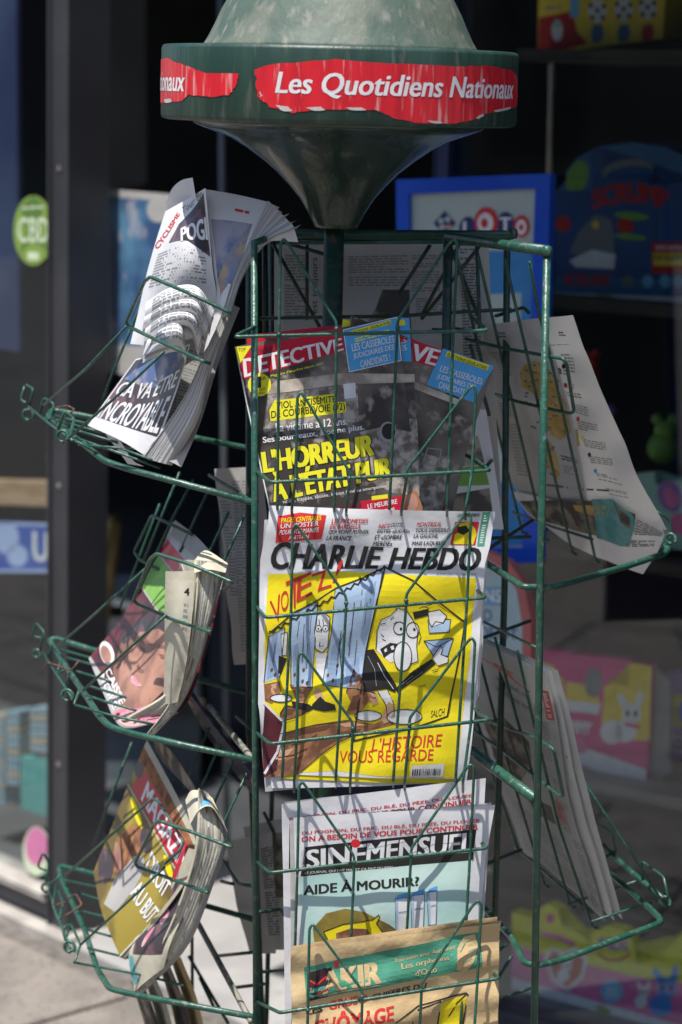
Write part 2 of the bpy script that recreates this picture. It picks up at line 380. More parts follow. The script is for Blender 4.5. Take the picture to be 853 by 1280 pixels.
mesh('ceiling', [(p.x, p.y, 3.2) for p in cfull] + [(p.x, p.y, 3.3) for p in cfull], [tuple(range(len(cfull))), tuple(range(2 * len(cfull) - 1, len(cfull) - 1, -1))], M['dark'])['kind'] = 'structure'
# dim partitions inside the doorway
def slab_at(name, pts, Y, th, m, parent=None):
    a = [at(x, y, Y) for x, y in pts]; b = [p + V((0, th, 0)) for p in a]; n = len(pts)
    return mesh(name, a + b, [tuple(range(n)), tuple(range(2 * n - 1, n - 1, -1))] + [(i, n + i, n + (i + 1) % n, (i + 1) % n) for i in range(n)], m, parent)
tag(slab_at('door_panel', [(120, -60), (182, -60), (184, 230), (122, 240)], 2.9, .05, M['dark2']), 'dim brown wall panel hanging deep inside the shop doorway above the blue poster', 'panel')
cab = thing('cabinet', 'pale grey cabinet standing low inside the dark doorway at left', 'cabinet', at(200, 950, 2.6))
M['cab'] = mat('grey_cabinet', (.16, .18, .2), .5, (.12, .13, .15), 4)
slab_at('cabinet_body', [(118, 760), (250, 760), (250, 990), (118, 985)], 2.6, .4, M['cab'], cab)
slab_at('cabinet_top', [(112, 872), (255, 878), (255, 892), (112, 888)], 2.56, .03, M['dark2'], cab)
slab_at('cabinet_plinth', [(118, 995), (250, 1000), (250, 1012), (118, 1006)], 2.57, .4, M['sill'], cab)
M['gold'] = mat('gilt_wood', (.38, .27, .08), .5, (.22, .15, .05), 20)
ch = thing('chair', 'golden wooden chair back glimpsed inside the dark doorway', 'chair', at(130, 800, 2.4))
tube('chair_frame', P((112, 790, 2.4), (122, 735, 2.4), (140, 650, 2.4)), .012, M['gold'], ch)
tube('chair_frame', P((128, 800, 2.45), (136, 735, 2.45), (146, 655, 2.45)), .012, M['gold'], ch)
tube('backrest_rail', P((108, 655, 2.4), (146, 650, 2.45)), .012, M['gold'], ch)
tube('seat_rail', P((104, 762, 2.4), (150, 765, 2.5)), .014, M['dark2'], ch)
dj = thing('door_jamb', 'thin pale metal door jamb in the middle of the dark doorway', 'door frame', at(284, 1060, 2.1))
tube('jamb_bar', P((276, -40, 2.1), (284, 1072, 2.1)), .007, M['cab'], dj)
tube('jamb_bar', P((700 - 8, -40, 1.6), (687, 225, 1.6)), .005, M['sill'], dj)
# ---- left window display
WL = Plane((0, 300, at(0, 300, 1).y), (0, 0, 1), (1, 0, 1)); WL.n = LN.copy(); WL.o = gp(0, -.018, 0); WL.bulge = None
M['lg'] = flat('leaf_green', (.22, .34, .06)); M['lg2'] = flat('deep_leaf_green', (.10, .20, .04)); M['lw'] = flat('pale_green_white', (.62, .72, .5))
cb = thing('window_sticker', 'round green leaf-patterned CBD sticker on the left window glass', 'sticker', WL.pt(42, 288))
ell(WL, 42, 288, 25, 44, M['lg'], cb, 1, name='sticker_disc'); poly(WL, [(42, 244), (54, 254), (50, 290), (62, 316), (42, 300), (24, 318), (34, 288), (26, 258)], M['lg2'], cb, 2, 'leaf_print')
text(WL, 'CBD', [(23, 272), (61, 272), (61, 303), (23, 303)], M['lw'], cb, 3, .02); poly(WL, quad(35, 315, 49, 325), M['lw'], cb, 3, 'small_print')
body(WL, [(28, 258), (56, 256), (56, 261), (28, 263)], 1, M['lw'], cb, 3, words=4)
WI = Plane((0, 0, 1), (1, 0, 1), (0, 1, 1)); WI.n = LN.copy(); WI.o = gp(0, -.22, 0)
M['wood'] = mat('plain_wood', (.42, .28, .16), .6, (.3, .19, .1), 14, stretch=(1, 1, 6)); M['bl2'] = flat('royal_blue_sign', (.05, .11, .42)); M['lb2'] = flat('pale_blue_sign', (.4, .5, .75))
tag(prism('shelf', WI, [(-60, 600), (66, 603), (66, 634), (-60, 628)], M['wood'], None, .05), 'bare wooden shelf in the left window above the blue sign', 'shelf')
M['steel'] = mat('dull_steel', (.3, .31, .33), .3, (.15, .15, .16), 12, metal=.6)
def lathe(name, prof, c, m, parent, n=32, rot=None):
    vs, fs = [], []
    for r, z in prof:
        for k in range(n): a = 2 * math.pi * k / n; vs.append(V((c[0] + r * math.cos(a), c[1] + r * math.sin(a), c[2] + z)))
    for i in range(len(prof) - 1):
        for k in range(n): k2 = (k + 1) % n; fs.append((i * n + k, i * n + k2, (i + 1) * n + k2, (i + 1) * n + k))
    fs.append(tuple(range(n))[::-1]); fs.append(tuple((len(prof) - 1) * n + k for k in range(n)))
    return mesh(name, vs, fs, m, parent, True)
c = WI.pt(36, 597, -.1); bo = thing('pot', 'round grey metal pot standing on the wooden window shelf', 'pot', c)
lathe('pot_body', [(.02, 0), (.036, .012), (.044, .035), (.038, .06), (.03, .068)], c, M['steel'], bo); lathe('lid', [(.032, .068), (.024, .08), (.006, .085), (.006, .094), (.003, .097)], c, M['steel'], bo)
bs = thing('shop_sign', 'blue and white sign with a large letter U behind the left window', 'sign', WI.pt(30, 715))
prism('sign_board', WI, [(-70, 650), (63, 655), (63, 716), (-70, 712)], M['bl2'], bs, .015)
ell(WI, 8, 672, 16, 20, M['lb2'], bs, 1, name='cloud_print'); ell(WI, 22, 695, 13, 14, M['lb2'], bs, 1, name='cloud_print')
text(WI, 'U', [(42, 665), (60, 666), (60, 702), (42, 701)], M['pap'], bs, 2, .03); stroke(WI, [[(-60, 713), (63, 714)], [(-60, 653), (63, 656)]], 4, M['lb2'], bs, 1, 'border_line')
M['tl2'] = flat('teal_card', (.10, .36, .33)); M['bx'] = flat('packet_blue', (.25, .36, .42)); M['bx2'] = flat('packet_cream', (.4, .36, .28))
M['pk2'] = flat('pink_card', (.62, .2, .38))
for i, (x0, y0, x1, y1) in enumerate([(-14, 892, 6, 1000), (8, 888, 24, 978), (38, 884, 60, 940)]):
    t = thing('packet_stack', ['tall stack of small blue packets at the left edge of the photo', 'stack of small blue packets behind the left window, second from edge', 'stack of small packets above the teal card in left window'][i], 'packets', WI.pt(x0, y1), 'packet stacks in the left window')
    k = 0; y = y0
    while y < y1:
        prism('packet', WI, [(x0, y), (x1, y + 1), (x1, y + 8.6), (x0, y + 7.6)], M['bx'] if (k * 7 + i) % 3 else M['bx2'], t, .05); y += 9.5; k += 1
tag(prism('display_card', WI, [(26, 945), (60, 950), (60, 1022), (26, 1010)], M['tl2'], None, .02), 'plain teal display card in the lower left window', 'card')
ps = thing('window_sticker', 'round pink sticker low on the left window glass', 'sticker', WL.pt(44, 1068))
ell(WL, 46, 1064, 17, 31, M['lw'], ps, 1, name='sticker_disc'); ell(WL, 46, 1058, 14, 24, M['pk2'], ps, 2, name='sticker_centre')
tag(prism('painted_reflection', WI, [(-40, -60), (20, -60), (24, 440), (-40, 430)], mat('reflection_navy', (.025, .035, .10), .6, (.05, .07, .14), 4), None, .01), 'tall dark blue panel imitating a reflection in the left window', 'reflection_panel')  # coloured panel stands in for a bluish reflection in the glass
# ---- blue poster in the doorway
PO = Plane((131, 237, 1.62), (210, 243, 1.45), (131, 470, 1.62))
M['pblue'] = mat('poster_blue_picture', (.04, .09, .20), .4, (.10, .24, .38), 11, .42, .62, col3=(.38, .38, .44), scale3=14)
pt_ = thing('poster', 'white-bordered blue underwater-toned poster hanging behind the newspapers at upper left', 'poster', PO.pt(131, 470))
sheet('poster_sheet', PO, [((131, 236), (216, 243)), ((133, 465), (213, 480))], M['news2'], pt_, thick=.002)
sheet('poster_picture', PO, [((137, 246), (216, 252)), ((138, 430), (213, 436))], M['pblue'], pt_, off=LY)
ell(PO, 198, 262, 14, 16, M['news2'], pt_, 3, name='round_logo')
# ---- lottery sign
M['fblue'] = mat('royal_blue_frame', (.012, .075, .52), .28, (.02, .1, .6), 8, .4, .6); M['panel'] = mat('pale_panel', (.46, .53, .48), .5, (.4, .47, .44), 5)
LO = Plane((498, 225, 1.05), (691, 217, .86), (505, 705, .98))
lo = thing('lottery_sign', 'blue framed LOTO lottery sign standing in the doorway behind the rack', 'sign', LO.pt(590, 702))
prism('sign_panel', LO, [(505, 232), (685, 225), (672, 695), (512, 698)], M['panel'], lo, .02, -8)
prism('lower_panel', LO, [(520, 318), (668, 312), (663, 680), (522, 690)], flat('mid_blue_panel', (.05, .25, .55)), lo, .004, -1)
prism('white_panel', LO, [(560, 370), (652, 366), (648, 600), (560, 610)], M['panel'], lo, .003, 2)
def bar_q(pts): return prism('frame_bar', LO, pts, M['fblue'], lo, .016, 40)
bar_q([(498, 225), (691, 217), (672, 236), (514, 243)]); bar_q([(691, 217), (678, 703), (656, 684), (672, 236)])
bar_q([(678, 703), (503, 706), (518, 686), (656, 684)]); bar_q([(503, 706), (498, 225), (514, 243), (518, 686)])
M['navy'] = flat('navy_ink', (.02, .04, .16)); 
def dia(cx, cy, r, m, lay): poly(LO, [(cx - r, cy), (cx, cy - r * 1.1), (cx + r, cy), (cx, cy + r * 1.1)], m, lo, lay, 'clover_logo')
dia(556, 279, 14, M['navy'], 1)
for dx, dy in ((-4.5, -3), (4, -5), (-3, 5), (5, 4)): ell(LO, 556 + dx, 279 + dy, 3.6, 3.6, M['panel'], lo, 2, name='clover_logo')
ell(LO, 561, 281, 2.4, 2.4, M['red'], lo, 3, name='clover_logo')
ell(LO, 585, 286, 11, 15, M['navy'], lo, 1, name='logo_ball'); text(LO, 'L', quad(580, 277, 590, 295), M['gw'], lo, 3, .03)
ell(LO, 608, 278, 15, 19, M['red'], lo, 2, name='logo_ball'); ell(LO, 607, 279, 10, 13, M['gw'], lo, 3, name='logo_ball'); ell(LO, 606, 279, 4.5, 6, M['red'], lo, 4, name='logo_ball')
ell(LO, 632, 280, 11, 15, M['navy'], lo, 1, name='logo_ball'); text(LO, 'T', quad(625, 272, 639, 290), M['gw'], lo, 3, .03)
ell(LO, 652, 283, 10, 14, M['red'], lo, 2, name='logo_ball'); ell(LO, 652, 284, 6.5, 9.5, M['gw'], lo, 3, name='logo_ball'); ell(LO, 652, 284, 2.8, 4, M['red'], lo, 4, name='logo_ball')
# ---- round sign lower right
RS = Plane((600, 700, .80), (663, 760, .74), (600, 850, .80))
M['rs1'] = flat('salmon_border', (.50, .16, .15)); M['rs2'] = flat('pale_aqua', (.42, .56, .58)); M['rs3'] = flat('sky_band', (.16, .42, .62)); M['rs4'] = flat('blue_letters', (.07, .15, .34))
rs = thing('service_sign', 'pale aqua sign with salmon curved border and blue letters behind the rack', 'sign', RS.pt(600, 850))
prism('sign_board', RS, [(540, 708), (575, 690), (610, 690), (636, 702), (655, 730), (664, 775), (664, 850), (540, 850)], M['rs1'], rs, .015)
poly(RS, [(540, 716), (575, 698), (606, 698), (630, 712), (646, 738), (653, 780), (653, 850), (540, 850)], M['rs2'], rs, 1, 'sign_face')
poly(RS, quad(596, 733, 628, 756, 1), M['rs3'], rs, 2, 'sky_band'); text(RS, 'NS', quad(606, 736, 627, 752, 1), M['gw'], rs, 3, .02)
text(RS, 'RO', quad(596, 761, 615, 776, 1), M['rs4'], rs, 2, .02); text(RS, 'DE/DT', quad(600, 783, 647, 797, 3), M['rs4'], rs, 2, .02)
# ---- right window
rf = thing('shop_window', 'large dark reflective display window at the right of the doorway', 'window', rp(.3, 0, 0))
def rbox(name, u0, u1, v0, v1, z0, z1, m, parent, bev=.003):
    bm = bmesh.new(); bmesh.ops.create_cube(bm, size=1)
    for v_ in bm.verts:
        c = v_.co; v_.co = rp(u0 + (c.x + .5) * (u1 - u0), v0 + (c.y + .5) * (v1 - v0), z0 + (c.z + .5) * (z1 - z0))
    if bev: bmesh.ops.bevel(bm, geom=bm.edges[:], offset=bev, segments=2, affect='EDGES')
    me = bpy.data.meshes.new(name); bm.to_mesh(me); bm.free(); return link(name, me, m, parent)
rbox('window_pane', .03, 3.2, -.003, .003, .03, 1.98, gl, rf, 0)
rbox('frame_post', .0, .03, -.04, .02, 0, 2.75, mat('blue_black_frame', (.02, .035, .12), .35, (.03, .05, .16), 8), rf)
rbox('sill', 0, 3.2, -.05, .03, .0, .03, M['col2'], rf); rbox('header', .03, 3.2, -.05, .028, 1.98, 3.4, M['col2'], rf)  # header brought low, out of view, to darken the upper toy boxes
aw = thing('shade_overhang', 'dark unseen overhang added above the frame to shade the right-hand shop window', 'shade_overhang', rp(1.5, 0, 2.6))
rbox('overhang_top', -.3, 3.3, .032, .78, 2.02, 2.05, M['dark2'], aw); rbox('overhang_front', -.3, 3.3, .78, .795, 1.98, 2.05, M['dark2'], aw)  # added out of view to keep sun off the window display
def rplane(v):
    p = Plane((0, 0, 1), (1, 0, 1), (0, 1, 1)); p.n = RN.copy(); p.o = rp(0, v, 0); return p
def shelf(py, v, back, label, m, px=760):
    z = rplane(v).pt(px, py).z
    o = rbox('display_shelf', .03, 3.0, v - back, v, z - .02, z, m, None); tag(o, label, 'shelf'); return z
M['shelf'] = mat('grey_shelf', (.13, .14, .15), .5, (.09, .1, .11), 5)
B1 = rplane(-.16)
shelf(979, -.10, .5, 'grey shelf under the pink toy box in the right window', M['shelf'])
shelf(376, -.13, .45, 'dark shelf under the big blue toy box in the right window', M['dark2'])
shelf(1285, -.06, .6, 'grey shelf under the lower toy box in the right window', M['shelf'])
shelf(62, -.2, .4, 'dark shelf under the football figure box at upper right', M['dark2'])
shelf(694, -.2, .4, 'dark shelf under the pastel plush card at the right edge', M['dark2'])
TB = {k: flat('toy_' + k, c, .35) for k, c in dict(pink=(.62, .045, .22), pink2=(.66, .16, .36), yel=(.72, .55, .05), yel2=(.62, .62, .05), wh=(.66, .68, .7), purp=(.26, .14, .4), blue=(.06, .25, .62), sky=(.16, .44, .66), bl3=(.02, .07, .22), bl4=(.04, .14, .3), red=(.42, .02, .02), grn=(.16, .34, .06), gry=(.16, .18, .2), mint=(.3, .5, .45), blk=(.02, .02, .02)).items()}
# pink toy box
tb = thing('toy_box', 'pink and yellow toy box with a white plush rabbit picture in the right window', 'toy box', B1.pt(740, 975))
prism('box_front', B1, [(640, 832), (672, 812), (716, 816), (716, 818), (758, 822), (786, 826), (787, 829), (815, 832), (808, 982), (640, 928)], TB['pink'], tb, .03)
poly(B1, [(640, 905), (667, 912), (808, 962), (808, 982), (640, 930)], TB['wh'], tb, 1, 'base_strip')
poly(B1, [(640, 850), (672, 826), (692, 832), (704, 850), (708, 886), (700, 905), (640, 900)], TB['yel'], tb, 2, 'curved_panel')
ell(B1, 684, 858, 14, 20, TB['purp'], tb, 3, name='round_picture'); ell(B1, 684, 858, 10, 14, TB['pink2'], tb, 4, name='round_picture')
poly(B1, [(708, 852), (742, 858), (750, 876), (749, 890), (708, 884)], TB['yel'], tb, 2, 'flap'); poly(B1, [(707, 875), (752, 880), (748, 893), (707, 888)], TB['wh'], tb, 3, 'flap_edge')
ell(B1, 742, 853, 11, 19, TB['gry'], tb, 3, name='oval_opening')
poly(B1, [(756, 858), (772, 854), (785, 858), (788, 829), (815, 832), (812, 925), (786, 925), (752, 905)], TB['yel'], tb, 2, 'tall_panel')
def rabbit(sf, cx, cy, s, m, parent, lay=5, dk=None, nm='rabbit_picture'):
    ell(sf, cx, cy, 12 * s, 13 * s, m, parent, lay, name=nm); ell(sf, cx - 10 * s, cy - 14 * s, 5 * s, 13 * s, m, parent, lay, -.5, nm); ell(sf, cx + 9 * s, cy - 16 * s, 4.5 * s, 13 * s, m, parent, lay, .2, nm)
    ell(sf, cx - 8 * s, cy + 22 * s, 14 * s, 14 * s, m, parent, lay, name=nm)
    for dx in (-5, 5): ell(sf, cx + dx * s, cy, 3 * s, 4 * s, dk or TB['blk'], parent, lay + 1, name='eye')
rabbit(B1, 790, 892, 1.0, TB['wh'], tb, 5); ell(B1, 765, 915, 14, 15, TB['wh'], tb, 5, name='rabbit_picture'); stroke(B1, [[(782, 905), (800, 909)]], 4, TB['pink'], tb, 7, 'collar')
text(B1, 'YUMMY', [(698, 899), (740, 903), (738, 919), (697, 912)], TB['wh'], tb, 4, .05); ell(B1, 720, 932, 16, 10, TB['pink2'], tb, 3, .3, 'printed_star')
ell(B1, 722, 960, 9, 3.4, TB['grn'], tb, 3, .3, 'maker_mark')
prism('box_side', rplane(-.17), [(808, 828), (838, 850), (838, 968), (809, 981)], TB['gry'], tb, .01)
# lower toy box
B2 = rplane(-.12); t2 = thing('toy_box', 'pink toy box with yellow scalloped top and a blue rabbit at lower right', 'toy box', B2.pt(750, 1270))
poly_out = [(640, 1140), (673, 1150), (674, 1136), (684, 1130), (698, 1137), (702, 1158), (722, 1165), (738, 1178), (742, 1164), (760, 1158), (780, 1163), (792, 1180), (797, 1205), (812, 1196), (830, 1192), (836, 1174), (853, 1168), (880, 1170), (880, 1310), (640, 1235)]
prism('box_front', B2, poly_out, TB['yel2'], t2, .03)
poly(B2, [(640, 1180), (690, 1195), (745, 1208), (800, 1222), (880, 1232), (880, 1292), (640, 1224)], TB['pink2'], t2, 1, 'pink_panel'); poly(B2, [(640, 1222), (880, 1290), (880, 1310), (640, 1240)], TB['wh'], t2, 2, 'base_strip')
poly(B2, [(680, 1196), (690, 1184), (704, 1190), (722, 1184), (735, 1198), (730, 1222), (710, 1240), (690, 1225)], TB['wh'], t2, 3, 'heart_window'); poly(B2, [(685, 1198), (692, 1189), (704, 1195), (720, 1190), (730, 1200), (726, 1219), (710, 1234), (693, 1221)], TB['red'], t2, 4, 'heart_window')
rabbit(B2, 709, 1207, .55, TB['wh'], t2, 6); ell(B2, 765, 1239, 14, 15, TB['sky'], t2, 3, name='round_badge'); body(B2, quad(758, 1232, 772, 1246, 2), 4, TB['wh'], t2, 4, words=3)
rabbit(B2, 834, 1235, 1.0, TB['blue'], t2, 5); rabbit(B2, 806, 1240, .55, TB['wh'], t2, 5); ell(B2, 688, 1148, 5, 6, TB['pink'], t2, 3, name='small_heart')
text(B2, 'MIX', quad(750, 1172, 786, 1186, 3), TB['purp'], t2, 3, .06); stroke(B2, [[(748, 1192), (760, 1200), (776, 1200), (788, 1192)]], 3, TB['red'], t2, 3, 'curved_line')
stroke(B2, [[(679, 1168), (700, 1172), (716, 1180)]], 7, TB['pink2'], t2, 3, 'curved_line'); ell(B2, 755, 1262, 10, 4, TB['grn'], t2, 4, .3, 'maker_mark')
# big blue toy box
B3 = rplane(-.2); t3 = thing('toy_box', 'large dark blue toy box with domed top and red arched lettering at upper right', 'toy box', B3.pt(770, 366))
prism('box_front', B3, [(694, 240), (708, 238), (708, 215), (722, 197), (750, 183), (790, 178), (830, 184), (880, 205), (880, 372), (694, 366)], TB['bl4'], t3, .15)
ell(B3, 722, 222, 13, 22, TB['grn'], t3, 1, .3, 'tinted_patch'); poly(B3, [(694, 240), (740, 236), (738, 190), (752, 184), (760, 215), (820, 232), (880, 226), (880, 350), (694, 345)], TB['bl3'], t3, 2, 'deep_blue_panel')
ell(B3, 785, 213, 32, 14, TB['gry'], t3, 3, -.1, 'swoosh'); ell(B3, 788, 218, 30, 10, TB['bl3'], t3, 4, -.1, 'swoosh')
text(B3, 'SCRUMP', [(742, 238), (835, 238), (835, 262), (742, 262)], TB['red'], t3, 5, .05, arch=9)
poly(B3, [(724, 290), (745, 268), (765, 275), (768, 300), (768, 335), (738, 332), (722, 318), (712, 316)], TB['gry'], t3, 4, 'cartoon_figure'); poly(B3, [(712, 326), (740, 312), (770, 318), (768, 336), (720, 334)], TB['wh'], t3, 5, 'cartoon_figure')
ell(B3, 745, 281, 4.5, 5, TB['yel'], t3, 6, name='orange_button'); ell(B3, 790, 270, 22, 5, TB['grn'], t3, 5, .1, 'leaf_print'); ell(B3, 788, 296, 20, 4, TB['grn'], t3, 5, .1, 'leaf_print'); ell(B3, 782, 282, 11, 9, TB['red'], t3, 5, .3, 'printed_shape')
ell(B3, 704, 280, 9, 10, TB['red'], t3, 3, name='round_badge')
poly(B3, quad(815, 303, 880, 342), TB['red'], t3, 5, 'offer_label'); poly(B3, quad(817, 316, 880, 332), TB['yel'], t3, 6, 'offer_label'); text(B3, 'EXCELLENT', quad(819, 318, 856, 325), TB['blk'], t3, 7, .03); text(B3, 'SPÉCIMEN', quad(820, 306, 856, 312), TB['wh'], t3, 7, .03)
poly(B3, [(694, 366), (880, 372), (880, 384), (694, 378)], TB['wh'], t3, 3, 'base_strip'); ell(B3, 754, 372, 14, 4, TB['grn'], t3, 4, 0, 'maker_mark')
text(B3, 'SCRUMP', [(706, 343), (762, 345), (762, 358), (706, 356)], TB['red'], t3, 4, .05); 
for x in (785, 810, 832, 848): ell(B3, x, 352, 7, 8, TB['gry' if x % 2 else 'sky'], t3, 4, name='small_picture')
# football box
B4 = rplane(-.3); t4 = thing('toy_box', 'yellow and red box of football mascot figures at the top right corner', 'toy box', B4.pt(750, 55))
prism('box_front', B4, [(674, -60), (834, -60), (829, 48), (720, 62), (672, 66)], TB['yel'], t4, .12)
poly(B4, [(674, 22), (716, 14), (722, 40), (735, 55), (700, 63), (672, 66)], TB['red'], t4, 1, 'red_panel')
ell(B4, 697, 38, 7, 14, TB['wh'], t4, 2, name='cup_emblem'); ell(B4, 697, 30, 5, 6, TB['mint'], t4, 3, name='cup_emblem'); body(B4, quad(682, 2, 706, 13, -1), 2, TB['purp'], t4, 2, words=2)
ball_mesh = None
for i, x in enumerate((747, 780, 810)):
    ell(B4, x, 14 - i * 2, 11.5, 14, TB['wh'], t4, 3, name='football_picture')
    for dx, dy in ((0, 0), (-8, -6), (8, -5), (-6, 9), (7, 9)): ell(B4, x + dx, 13 - i * 2 + dy, 3, 3.4, TB['blk'], t4, 4, name='football_patch', n=6)
    poly(B4, [(x - 5, 31), (x + 6, 30), (x + 8, 42), (x + 5, 52 - i), (x - 6, 54 - i), (x - 8, 42)], TB['bl4' if i < 2 else 'red'], t4, 4, 'mascot_body')
poly(B4, quad(713, -20, 724, 22), TB['sky'], t4, 2, 'side_stripe')
# plush card at the right edge
B5 = rplane(-.25); t5 = thing('plush_card', 'pastel card with purple rabbit ears at the right edge behind glass', 'card', B5.pt(840, 690))
prism('card_back', B5, [(795, 592), (818, 590), (820, 606), (846, 600), (890, 612), (890, 690), (795, 684)], TB['mint'], t5, .02)
ell(B5, 838, 620, 15, 21, TB['purp'], t5, 1, -.4, 'ear_print'); ell(B5, 838, 622, 8, 13, TB['pink2'], t5, 2, -.4, 'ear_print'); ell(B5, 849, 655, 12, 14, TB['pink2'], t5, 1, 0, 'heart_print'); ell(B5, 824, 665, 12, 10, TB['wh'], t5, 1, 0, 'plush_print')
# plush toys in the dark behind the middle of the right window
for i, (x, y, s, k, lab) in enumerate([(745, 560, 26, 'purp', 'dim violet soft toy deep behind the right window'), (828, 560, 20, 'grn', 'dim green soft toy at the right edge behind the window'), (735, 470, 16, 'red', 'small dim red soft toy high behind the right window')]):
    c = rplane(-.42).pt(x, y); r = s / F * 4.3; t = thing('soft_toy', lab, 'soft toy', c)
    for nm, dx, dz, rr in (('toy_body', 0, 0, 1), ('toy_head', .1, 1.2, .7), ('toy_ear', -.45, 1.9, .35), ('toy_ear', .6, 1.9, .35)):
        pr = [(rr * r * math.sin(a), -rr * r * math.cos(a)) for a in [math.pi * q / 10 for q in range(11)]]; pr[0] = (.0005, pr[0][1]); pr[-1] = (.0005, pr[-1][1])
        lathe(nm, pr, (c.x + dx * r, c.y, c.z + dz * r), TB[k], t, 16)
for i, (x, y, w_, h_, k, k2, lab) in enumerate([(700, 976, 0, 0, 'purp', 'pink2', ''), (835, 950, 44, 110, 'purp', 'yel', 'tall violet and yellow toy packet beside the pink box at the right edge'), (700, 686, 60, 60, 'sky', 'red', 'dim pale blue packet on the shelf just right of the rack post'), (762, 684, 44, 74, 'pink2', 'wh', 'dim rose packet with white panel on the shelf left of the plush card')]):
    if not w_: continue
    sfp = rplane(-.3); t = thing('toy_packet', lab, 'packet', sfp.pt(x, y)); prism('packet_front', sfp, [(x, y - h_), (x + w_, y - h_ + 3), (x + w_, y + 3), (x, y)], TB[k], t, .04)
    poly(sfp, [(x + 5, y - h_ * .75), (x + w_ - 6, y - h_ * .72), (x + w_ - 6, y - h_ * .35), (x + 5, y - h_ * .38)], TB[k2], t, 1, 'printed_panel'); ell(sfp, x + w_ * .5, y - h_ * .55, w_ * .22, h_ * .14, TB['blue'], t, 2, name='printed_shape'); body(sfp, quad(x + 6, y - h_ * .28, x + w_ - 8, y - h_ * .08, 2), 3, TB['wh'], t, 1, words=3)
# ---- building across the street (only seen mirrored in the glass)
ob = thing('building', 'dark stone house front across the street, mirrored in the shop windows', 'building', (0, -17, 0))
box('wall', (-40, -18, 0), (40, -17, 9), M['opp'], ob)
for i in range(-12, 13):
    for z in (1.0, 4.6, 8): box('window', (i * 3 - .6, -17.0, z), (i * 3 + .6, -16.94, z + 2), M['dark'], ob)
sb = thing('building', 'dark side house front further along the street, mirrored in the glass', 'building', (-22, 0, 0))
box('wall', (-23, -40, 0), (-22, 14, 10), M['opp'], sb)
for i in range(-12, 4):
    for z in (1.0, 4.6): box('window', (-22.0, i * 3 - .6, z), (-21.94, i * 3 + .6, z + 2), M['dark'], sb)

# ================================================================== RACK
rk = thing('newspaper_rack', 'green wire revolving newspaper rack with round domed top and red lettering', 'newspaper rack', (0, 0, 0))
R0 = .2190
tilt = Matrix.Rotation(.004, 4, 'Y')
zt = at(425, 61, 0).z; zb = at(425, 153, 0).z
HC = V((at(425, 100, 0).x, 0, zt))
def hat(name, prof, m, n=64):
    o = lathe(name, prof, (0, 0, 0), m, rk, n); o.matrix_basis = Matrix.Translation(HC) @ tilt; return o
hb = zb - zt
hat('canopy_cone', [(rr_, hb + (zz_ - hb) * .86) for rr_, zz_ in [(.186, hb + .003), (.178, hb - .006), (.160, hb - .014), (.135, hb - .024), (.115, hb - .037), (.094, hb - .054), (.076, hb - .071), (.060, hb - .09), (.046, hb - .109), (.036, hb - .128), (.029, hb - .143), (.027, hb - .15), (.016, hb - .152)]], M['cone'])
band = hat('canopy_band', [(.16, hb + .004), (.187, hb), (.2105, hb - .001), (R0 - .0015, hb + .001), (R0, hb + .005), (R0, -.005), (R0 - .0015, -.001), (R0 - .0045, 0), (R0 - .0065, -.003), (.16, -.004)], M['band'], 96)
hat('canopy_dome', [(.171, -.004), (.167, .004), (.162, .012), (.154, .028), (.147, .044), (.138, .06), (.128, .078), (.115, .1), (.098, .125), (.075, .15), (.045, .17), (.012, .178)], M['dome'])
class Cyl:
    bulge = None
    def pt(s, px, py, off=0):               # px: angle in degrees from the front, py: height in metres (down from rim)
        a = math.radians(px); r = R0 + .0006 + off
        return HC + tilt.to_3x3() @ V((r * math.sin(a), -r * math.cos(a), -py))
cyl = Cyl()
def cyp(x, y):                              # photo pixel on the band -> (angle, height); tilt removed
    s = max(-1, min(1, (x - 425) / 223.5)); return (math.degrees(math.asin(s)), (y - 61 - (x - 425) * .026) / 1000 * 1.0 + (1 - math.cos(math.asin(s))) * .0)
def dense(pts, k=6):
    out = []
    for a, b in zip(pts, pts[1:] + pts[:1]): out += [lerp(a, b, i / k) for i in range(k)]
    return out
def band_poly(pts, m, lay, name, jag=.0006):
    rr = random.Random(3); q = [(x + rr.uniform(-.4, .4), y + rr.uniform(-jag, jag)) for x, y in dense([cyp(*p) for p in pts])]
    bm = bmesh.new(); f = bm.faces.new([bm.verts.new((x, y * 300, 0)) for x, y in q]); bmesh.ops.triangulate(bm, faces=[f])
    for _ in range(4):
        es = [e for e in bm.edges if e.calc_length() > 6]
        if not es: break
        bmesh.ops.subdivide_edges(bm, edges=es, cuts=1); bmesh.ops.triangulate(bm, faces=bm.faces[:])
    for v_ in bm.verts: v_.co = cyl.pt(v_.co.x, v_.co.y / 300, LY * lay)
    me = bpy.data.meshes.new(name); bm.to_mesh(me); bm.free(); return link(name, me, m, band)
def keep(o):                                 # band carries its own transform: keep world placement of its children
    o.matrix_parent_inverse = band.matrix_basis.inverted(); return o
keep(band_poly([(327, 88), (345, 82), (420, 77), (500, 82), (560, 84), (600, 83), (635, 88), (645, 97), (646.5, 120), (645, 131), (600, 139), (585, 146), (560, 150), (520, 149), (490, 143), (470, 134), (430, 133), (390, 134), (372, 137), (345, 130), (330, 118)], M['sred'], 0, 'sticker'))
keep(band_poly([(202.2, 74), (215, 73), (245, 84), (270, 92), (307, 92), (303, 107), (296, 117), (270, 119), (245, 116), (235, 124), (204, 127), (202.1, 120)], M['sred'], 0, 'sticker'))
M['scrape'] = flat('scraped_residue', (.55, .5, .48), .7)
